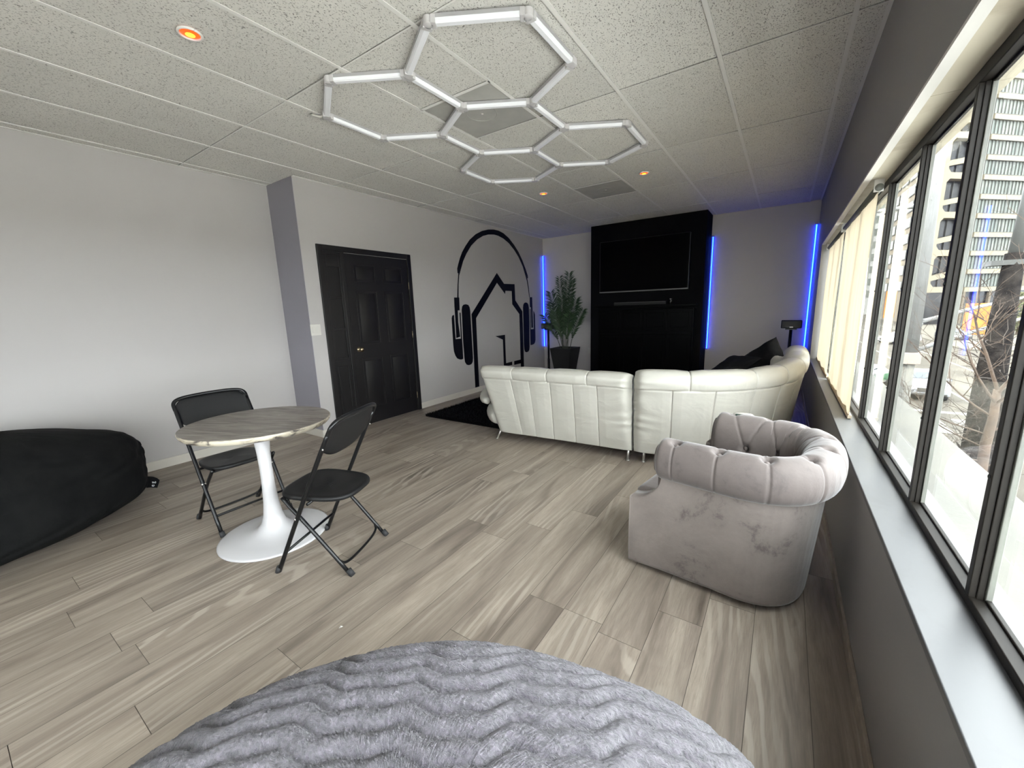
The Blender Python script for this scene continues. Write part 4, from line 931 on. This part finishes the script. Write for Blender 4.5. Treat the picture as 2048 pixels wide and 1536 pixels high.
m_bouncepave = noisy('bounce_paving', (0.58, 0.57, 0.54), (0.52, 0.51, 0.48), 0.6, 0.9)  # pale surface for unseen ground, added to bounce daylight indoors
struct(MB().box(0.54, 4.2, -60, 10, GZ, GZ+0.14).build('pavement', m_bouncepave))  # hidden stretch below the window, made pale to throw light onto the ceiling
struct(MB().box(0.54, 3.4, 10, 21, GZ, GZ+0.14).build('pavement', m_pave))
struct(MB().box(-30, 0.54, -30, -3.6, GZ, GZ+0.14).build('bounce_forecourt', m_bouncepave))  # unseen ground added as a reflector outside the rear window
struct(MB().box(5.2, 60, -50, 12.5, GZ, GZ+0.12).build('bounce_lot', m_bouncepave))  # unseen pale ground added to bounce light onto upper walls and ceiling
mb = MB()
for k in range(14): mb.box(4.2+k*0.95, 4.7+k*0.95, 24.0, 27.0, GZ+0.002, GZ+0.006)
mb.box(3.6, 19, 28.2, 28.7, GZ+0.002, GZ+0.006); mb.box(8.9, 9.05, 30, 110, GZ+0.002, GZ+0.006); mb.box(12.6, 12.75, 30, 110, GZ+0.002, GZ+0.006); mb.box(5.4, 5.55, 30, 60, GZ+0.002, GZ+0.006)
struct(mb.build('road_marking', m_line))
struct(MB().box(16.5, 60, 62, 112, GZ, GZ+0.15).build('plaza', m_pave))
# our own building: painted ledge below the window, wall under it, roof edge
struct(MB().box(GX+0.11, 0.78, -30, 40, 0.20, 0.385).box(0.78, 1.09, -30, 40, 0.10, 0.33).build('window_ledge', m_concrete, bev=0.008))
struct(MB().box(0.54, 0.80, -30, 40, GZ, 0.20).build('wall_exterior', m_pave))

def facade_frame(x, y, phi):
    return Matrix.Translation((x, y, 0)) @ Matrix.Rotation(math.radians(phi), 4, 'Z')
tower = thing('office_tower', 'tall cream concrete office tower with rows of pale windows across the street', 'building', (23.446, 116.05, GZ))
def tpart(mb, name, m, F, parent, **kw):
    mb.v = [tuple((F @ Vector(p))-Vector((23.446, 116.05, GZ))) for p in mb.v]; return mb.build(name, m, parent, **kw)
FL = 3.62; Z0 = 2.0; NF = 19
# local frame: x along the face, y into the building
FB = facade_frame(23.446, 116.05, 42); FA = FB @ Matrix.Translation((9.3, 0, 0)) @ Matrix.Rotation(math.radians(3), 4, 'Z')
FC = facade_frame(23.446, 116.05, 92)
core = MB().box(9.6, 70, 0.9, 6, 0.2, Z0+NF*FL+1).box(2.0, 9.6, 1.6, 2.4, 0.2, Z0+NF*FL+1)
tpart(core, 'core', m_tan, FB, tower)
tpart(MB().box(0.0, 45, -14, -0.6, Z0, Z0+NF*FL+1), 'core', m_tan, FC @ Matrix.Scale(-1, 4, (0, 1, 0)) @ Matrix.Translation((0, 0, 0)), tower) if 0 else None
tpart(MB().box(0, 60, 0.6, 3, GZ, Z0), 'ground_floor', m_dkglass, FB, tower)
for k in range(0, 16): tpart(MB().box(9.9+k*3.6-0.3, 9.9+k*3.6+0.3, -0.2, 0.8, GZ, Z0), 'column', m_tan, FA @ Matrix.Translation((-9.3, 0, 0)), tower)
for f in range(NF):
    z = Z0+f*FL
    tpart(MB().box(0.5, 58, -0.15, 0.9, z, z+0.95), 'spandrel', m_cream, FA, tower)
    tpart(MB().box(0.5, 58, -0.19, -0.15, z-0.06, z+0.05).box(0.5, 58, -0.19, -0.15, z+0.93, z+1.02), 'sill_line', m_dkfr, FA, tower)
    if f < NF-1:
        for b in range(5):
            xa = 0.6+b*7.4
            wn = tpart(MB().box(xa, xa+7.3, 0.25, 0.4, z+0.95, z+FL), 'window', m_pane, FA, tower)
            mb = MB()
            for q in range(9):
                wd = 0.035 if q % 8 else 0.09
                mb.box(xa+q*0.915-wd, xa+q*0.915+wd, 0.05, 0.3, z+0.95, z+FL)
            tpart(mb, 'mullions', m_mulg, FA, wn)
# bay stack
for f in range(0, NF, 2):
    z = Z0+f*FL; P2 = 2*FL
    tpart(MB().box(0.0, 9.2, -0.2, 2.2, z, z+1.15), 'band', m_cream, FB, tower)
    if f >= NF-2: continue
    ch = 0.9; zb, zt = z+1.15, z+P2
    mb = MB()
    for (xa, sg) in ((0.0, 1), (9.2, -1)):
        x1 = xa+sg*1.0
        vs = [(xa, -0.2, zb), (x1+sg*0.7, -0.2, zb), (x1, -0.2, zb+0.7), (x1, -0.2, zt-0.7), (x1+sg*0.7, -0.2, zt), (xa, -0.2, zt)]
        n = 6; vs2 = [(a, 2.2, c_) for a, b, c_ in vs]
        mb.add(vs+vs2, [tuple(range(n)), tuple(reversed(range(n, 2*n)))]+[(i, (i+1) % n, n+(i+1) % n, n+i) for i in range(n)])
    tpart(mb, 'bay_frame', m_cream, FB, tower)
    tpart(MB().box(0.9, 8.3, 1.3, 1.5, zb, zt), 'bay_window', m_dkglass, FB, tower)
    tpart(MB().box(4.5, 4.62, 1.1, 1.3, zb, zt).box(2.6, 2.68, 1.15, 1.3, zb, zt).box(6.4, 6.48, 1.15, 1.3, zb, zt), 'bay_mullion', m_dkfr, FB, tower)
    vs = [(0.8, 0.1, zb+1.1), (8.6, 0.1, zb+2.5), (8.6, 0.1, zb+3.5), (0.8, 0.1, zb+2.1)]; vs2 = [(a, 1.1, c_) for a, b, c_ in vs]
    tpart(MB().add(vs+vs2, [(0,1,2,3),(7,6,5,4),(0,4,5,1),(1,5,6,2),(2,6,7,3),(3,7,4,0)]), 'slanted_beam', m_cream, FB, tower)
# side wing along the street
for f in range(NF-4):
    z = Z0+f*FL
    for b in range(6):
        xa = 3.2+b*6.6
        fr_ = tpart(MB().box(xa-0.15, xa+5.2, -0.1, 0.2, z+0.75, z+3.05), 'wing_window_frame', m_dkfr, FC, tower)
        tpart(MB().box(xa+0.1, xa+4.95, 0.1, 0.28, z+0.95, z+2.85), 'wing_window', m_blindw, FC, fr_)
fp = [(23.35, 118.9), (21.8, 162.0), (38, 162.0), (38, 133.0)]; zt_ = Z0+(NF-4)*FL
mb = MB(); mb.add([(x, y, GZ) for x, y in fp]+[(x, y, zt_) for x, y in fp], [(3,2,1,0),(4,5,6,7),(0,1,5,4),(1,2,6,5),(2,3,7,6),(3,0,4,7)])
tpart(mb, 'wing', m_tan, Matrix.Identity(4), tower)

far = thing('far_tower', 'very pale tall building far down the street at the left of the view', 'building', (22, 192, GZ))
MB().box(-9.0, 4.2, 0, 20, 0, 95).build('walls', mat('white_facade', (0.375, 0.369, 0.35), 0.8), far)
for f in range(14):
    for b in range(3):
        MB().box(-4.5+b*3.0, -2.3+b*3.0, -0.15, 0.0, 6+f*4.2, 8.4+f*4.2).build('window', m_pane, far)

# orange panels on the plaza
def panel(x, y, w_, h_, z0, rz, label, name='orange_banner'):
    t = thing(name, label, 'banner', (x, y, z0), math.radians(rz))
    MB().box(-w_/2, w_/2, -0.05, 0.05, 0, h_).build('cloth', noisy('orange_print', (0.375, 0.144, 0.0187), (0.325, 0.1, 0.0187), 0.9, 0.7), t)
    MB().box(-w_/2-0.08, -w_/2, -0.08, 0.08, -max(0.02, z0-GZ), h_+0.1).box(w_/2, w_/2+0.08, -0.08, 0.08, -max(0.02, z0-GZ), h_+0.1).build('posts', m_dkfr, t)
panel(22.3, 81.4, 3.2, 4.3, -4.1, 12, 'large orange panel standing before the tower beside the green tree')
panel(15.3, 95.8, 1.5, 4.6, -2.2, 10, 'narrow orange banner hanging farther down the street at the left')

# evergreen tree on the plaza
def leafy(x, y, h_, r_, label, seed, n=2600):
    r = random.Random(seed); t = thing('evergreen_tree', label, 'tree', (x, y, GZ))
    MB().tube([(0, 0, 0), (0.1, 0, h_*0.5), (0, 0, h_*0.8)], [0.16, 0.12, 0.05], 8).build('trunk', mat('bark_grey', (0.125, 0.1, 0.075), 0.9), t, True)
    mb = MB()
    for _ in range(n):
        a = r.uniform(0, 2*PI); z = r.uniform(0.12, 1); rr2 = r_*math.sin(PI*min(1, z*0.95))**0.6*r.uniform(0.3, 1)
        c_ = Vector((rr2*math.cos(a), rr2*math.sin(a), z*h_)); d = Vector((r.uniform(-1, 1), r.uniform(-1, 1), r.uniform(-1, 1))).normalized(); e = d.orthogonal().normalized()
        mb.add([c_-d*0.16, c_+e*0.09, c_+d*0.16, c_-e*0.09], [(0, 1, 2, 3)])
    mb.build('foliage', noisy('olive_foliage', (0.0375, 0.0413, 0.015), (0.075, 0.075, 0.0275), 2, 0.8), t)
leafy(27.5, 86, 6.0, 2.6, 'olive green leafy tree on the plaza right of the orange panel', 1)
leafy(31.8, 88, 5.4, 2.4, 'lower olive green tree on the plaza, partly behind the dark trunk', 2)

# signal pole
sp = thing('signal_pole', 'thick pale street pole with two long arms outside the window', 'street pole', (3.78, 19.3, GZ))
m_pole = noisy('pale_pole_metal', (0.148, 0.148, 0.144), (0.131, 0.131, 0.124), 2, 0.6)
MB().tube([(0, 0, 0), (0, 0, 3.55)], [0.21, 0.19], 20).build('lower_post', noisy('grey_post', (0.138, 0.134, 0.119), (0.112, 0.11, 0.1), 3, 0.8), sp, True)
MB().box(-0.27, 0.27, -0.27, 0.27, 3.55, 3.95).build('junction_box', mat('taupe_box', (0.25, 0.206, 0.175), 0.7), sp, bev=0.02)
MB().tube([(0, 0, 3.95), (-0.03, 0.3, 14.5)], [0.215, 0.17], 20).build('upper_mast', m_pole, sp, True)
for k, (z, ex, ey, ez) in enumerate(((3.98, 4.4, 4.6, 5.10), (4.98, 4.5, 4.9, 5.85))):
    a = MB().tube([(0.1, 0.1, z), (ex*0.5, ey*0.5, z+(ez-z)*0.55), (ex, ey, ez)], [0.075, 0.06, 0.05], 12).build('arm', m_pole, sp, True)
    MB().tube([(-0.22, 0, z-0.06), (0.22, 0, z-0.06)], 0.05, 8).tube([(-0.24, 0, z+0.1), (0.24, 0, z+0.1)], 0.03, 8).build('clamp', m_pole, a, True)
MB().tube([(0, 0, 9.0), (-0.4, 0.4, 8.9), (-2.4, 5.5, 9.6)], [0.09, 0.08, 0.05], 10).build('lamp_arm', m_pole, sp, True)

# dark overgrown trunk/pole
dt = thing('utility_pole', 'dark thick pole wrapped in bare vines behind the leafless tree', 'utility pole', (5.75, 19.0, GZ))
MB().tube([(0, 0, 0), (0.02, 0.2, 3.0), (0.12, 0.5, 7.1)], [0.40, 0.36, 0.22], 16).build('shaft', noisy('dark_creosote', (0.008, 0.007, 0.007), (0.022, 0.019, 0.017), 3, 0.95, 0.8, 12, bd=0.1, Specular_IOR_Level=0.05), dt, True)
MB().box(-0.42, 0.55, 0.25, 0.9, 6.75, 6.9).build('cap_plate', m_dkfr, dt)
MB().tube([(0.12, 0.5, 7.1), (0.3, 0.8, 10.5)], [0.16, 0.13], 10).build('upper_shaft', m_dkfr, dt, True)
m_vine = mat('grey_vine', (0.045, 0.036, 0.03), 0.9)
r_ = random.Random(5); mb = MB()
for k in range(150):
    a = r_.uniform(0, 2*PI); z = r_.uniform(0, 5.2); p = Vector((0.42*math.cos(a), 0.42*math.sin(a), z)); pts = [p]
    d = Vector((math.cos(a)*0.8+r_.uniform(-.6, .6), math.sin(a)*0.8+r_.uniform(-.6, .6), r_.uniform(-.2, 1.2)))
    for q in range(3): p = p+d*r_.uniform(0.15, 0.3); d += Vector((r_.uniform(-.6, .6), r_.uniform(-.6, .6), r_.uniform(-.4, .4))); pts.append(p)
    mb.tube(pts, [0.014, 0.01, 0.008, 0.004], 4, False)
mb.build('vines', m_vine, dt)

# bare tree
bt = thing('bare_tree', 'leafless brown street tree with fine twigs just outside the window', 'tree', (3.86, 12.35, GZ))
m_bark = noisy('tan_bark', (0.0636, 0.0413, 0.027), (0.0413, 0.0277, 0.0195), 5, 0.9, 0.4, 20)
r_ = random.Random(11)
trunk = MB(); br = MB(); tw = MB()
trunk.tube([(0, 0, 0), (0.0, 0, 1.5), (-0.03, 0.0, 2.7), (0.01, 0.02, 3.35), (-0.01, 0.03, 3.9)], [0.12, 0.095, 0.088, 0.075, 0.06], 12).build('trunk', m_bark, bt, True)
def grow(p, d, ln, r0, lvl):
    n = 5; pts = [p]; rs = [r0]; q = p; dd = d.normalized()
    for i in range(n):
        dd = (dd+Vector((r_.uniform(-.16, .16), r_.uniform(-.16, .16), r_.uniform(-.08, .16)))).normalized(); q = q+dd*ln/n; pts.append(q); rs.append(r0*(1-0.62*(i+1)/n))
    (br if lvl < 2 else tw).tube(pts, rs, 6 if lvl < 2 else 3, False)
    if lvl >= 4: return
    kids = 5 if lvl == 0 else 4
    for k in range(kids):
        f = 0.25+0.75*(k+0.6)/kids; i = min(n-1, int(f*n)); b = pts[i].lerp(pts[i+1], f*n-i if f*n-i <= 1 else 1)
        s = (Vector((r_.uniform(-1, 1), r_.uniform(-1, 1), r_.uniform(-.25, .75)))).normalized()
        grow(b, dd*0.7+s*0.85, ln*r_.uniform(0.5, 0.72), max(0.003, r0*0.45), lvl+1)
for (z, dx, dy, dz, ln, r0) in ((3.85, -0.35, 0.1, 1.0, 2.1, .055), (3.85, 0.35, 0.1, 1.0, 2.2, .065), (3.3, -1.0, 0.1, 0.55, 1.7, .04), (2.9, -1.0, -0.2, 0.35, 1.5, .032), (2.6, -0.9, 0.3, 0.25, 1.3, .03), (3.0, 1.0, 0.1, 0.5, 1.3, .035), (2.3, -1.0, 0.0, 0.3, 1.2, .026), (2.2, 0.9, -0.3, 0.6, 1.1, .022), (3.6, -0.8, -0.4, 0.9, 1.8, .04), (3.6, 0.2, -0.7, 1.0, 1.5, .035)):
    grow(Vector((0, 0, z)), Vector((dx, dy, dz)), ln, r0*0.62, 1)
br.build('branches', m_bark, bt, True); tw.build('twigs', m_bark, bt)

# vehicles
def car(name, label, cat, loc, rz, body, length=4.6, wd=1.85, hh=1.45):
    t = thing(name, label, cat, loc, rz); L_ = length/2
    # side profile swept across the width with tumblehome
    prof = [(-L_, 0.35), (-L_, 0.70), (-L_+0.12, 0.86), (-L_+1.05, 0.98), (-L_+1.55, 1.05), (-L_+2.2, hh), (-L_+3.3, hh), (-L_+4.0, 1.05), (L_-0.02, 0.98), (L_, 0.6), (L_, 0.35)]
    secs = []
    for (y, k) in ((-wd/2, 0), (-wd/2+0.10, 1), (wd/2-0.10, 1), (wd/2, 0)):
        pass
    mb = MB(); n = len(prof); ys = [-wd/2, -wd/2+0.06, wd/2-0.06, wd/2]
    for yi, y in enumerate(ys):
        for (x, z) in prof:
            inn = (0.16 if z > 1.1 else 0.0)*(-1 if y > 0 else 1); ed_ = 1.0 if yi in (1, 2) else 0.965
            mb.v.append((x*ed_, y+inn, 0.35+(z-0.35)*(1 if yi in (1, 2) else 0.97)))
    for yi in range(3):
        for i in range(n): i2 = (i+1) % n; mb.f.append((yi*n+i, (yi+1)*n+i, (yi+1)*n+i2, yi*n+i2))
    mb.f.append(tuple(range(n))); mb.f.append(tuple(3*n+i for i in reversed(range(n))))
    mb.build('body', body, t, bev=0.03)
    gl_ = mat('car_glass', (0.025, 0.0375, 0.05), 0.1)
    a0 = Vector((-L_+1.60, 0, 1.09)); a1 = Vector((-L_+2.14, 0, hh-0.05))
    MB().add([(a0.x-.02, -wd/2+0.24, a0.z), (a0.x-.02, wd/2-0.24, a0.z), (a1.x-.02, wd/2-0.34, a1.z), (a1.x-.02, -wd/2+0.34, a1.z), (a0.x+.02, -wd/2+0.24, a0.z), (a0.x+.02, wd/2-0.24, a0.z), (a1.x+.02, wd/2-0.34, a1.z), (a1.x+.02, -wd/2+0.34, a1.z)], [(0,3,2,1),(4,5,6,7),(0,1,5,4),(1,2,6,5),(2,3,7,6),(3,0,4,7)]).build('windscreen', gl_, t)
    for s in (-1, 1):
        MB().box(-L_+1.9, -L_+3.6, s*(wd/2-0.115)-0.01, s*(wd/2-0.115)+0.01, 1.08, hh-0.12).build('side_window', gl_, t)
        for x in (-L_+0.85, L_-0.85):
            wv = MB().lathe([(0.001, -0.1), (0.30, -0.1), (0.33, -0.06), (0.33, 0.06), (0.30, 0.1), (0.001, 0.1)], seg=24)
            wv.v = [(a+x, s*(wd/2-0.10)+c2, 0.33+b) for a, b, c2 in wv.v]; wv.build('wheel', m_rubber, t, True)
        MB().box(-L_-0.012, -L_+0.05, s*0.62-0.2, s*0.62+0.2, 0.66, 0.78).build('headlight', mat('headlight', (0.8, 0.8, 0.8), 0.2), t, bev=0.01)
        MB().box(-L_+1.6, -L_+1.75, s*(wd/2+0.08)-0.09, s*(wd/2+0.08)+0.09, 1.0, 1.13).build('mirror', body, t, bev=0.02)
    MB().box(-L_-0.015, -L_+0.03, -0.42, 0.42, 0.52, 0.76).build('grille', m_dkfr, t, bev=0.02)
    MB().box(-L_-0.02, -L_+0.02, -0.8, 0.8, 0.36, 0.46).build('bumper_intake', m_dkfr, t, bev=0.01)
    return t
m_cars = mat('silver_white_paint', (0.175, 0.181, 0.188), 0.3); m_carw = mat('white_vehicle_paint', (0.275, 0.275, 0.263), 0.35)
car('car', 'silver car facing the camera on the street below, right of the pole', 'car', (7.35, 33.4, GZ), math.radians(83), m_cars)
tk = car('taxi_car', 'white and green car at the left of the street below', 'car', (4.6, 34.6, GZ), math.radians(62), m_carw, 4.7, 1.85, 1.5)
m_green = mat('green_livery', (0.0125, 0.163, 0.075), 0.4)
for s in (-1, 1): MB().box(-1.6, 1.9, s*0.932-0.004, s*0.932+0.004, 0.5, 0.93).build('green_side_panel', m_green, tk)
Mx = Matrix.Translation((0.2, -0.938, 0.72)) @ Matrix.Rotation(PI/2, 4, 'X')
text_mesh('side_lettering', 'ene', 0.36, m_line, tk, Mx)
for i, (x, y, lb, cm) in enumerate(((12.5, 70, 'distant white car parked down the street near the crossing', m_carw), (19.0, 77, 'distant dark car by the plaza kerb below the tower', m_dkfr))):
    car('car', lb, 'car', (x, y, GZ), math.radians(40+60*i), cm)
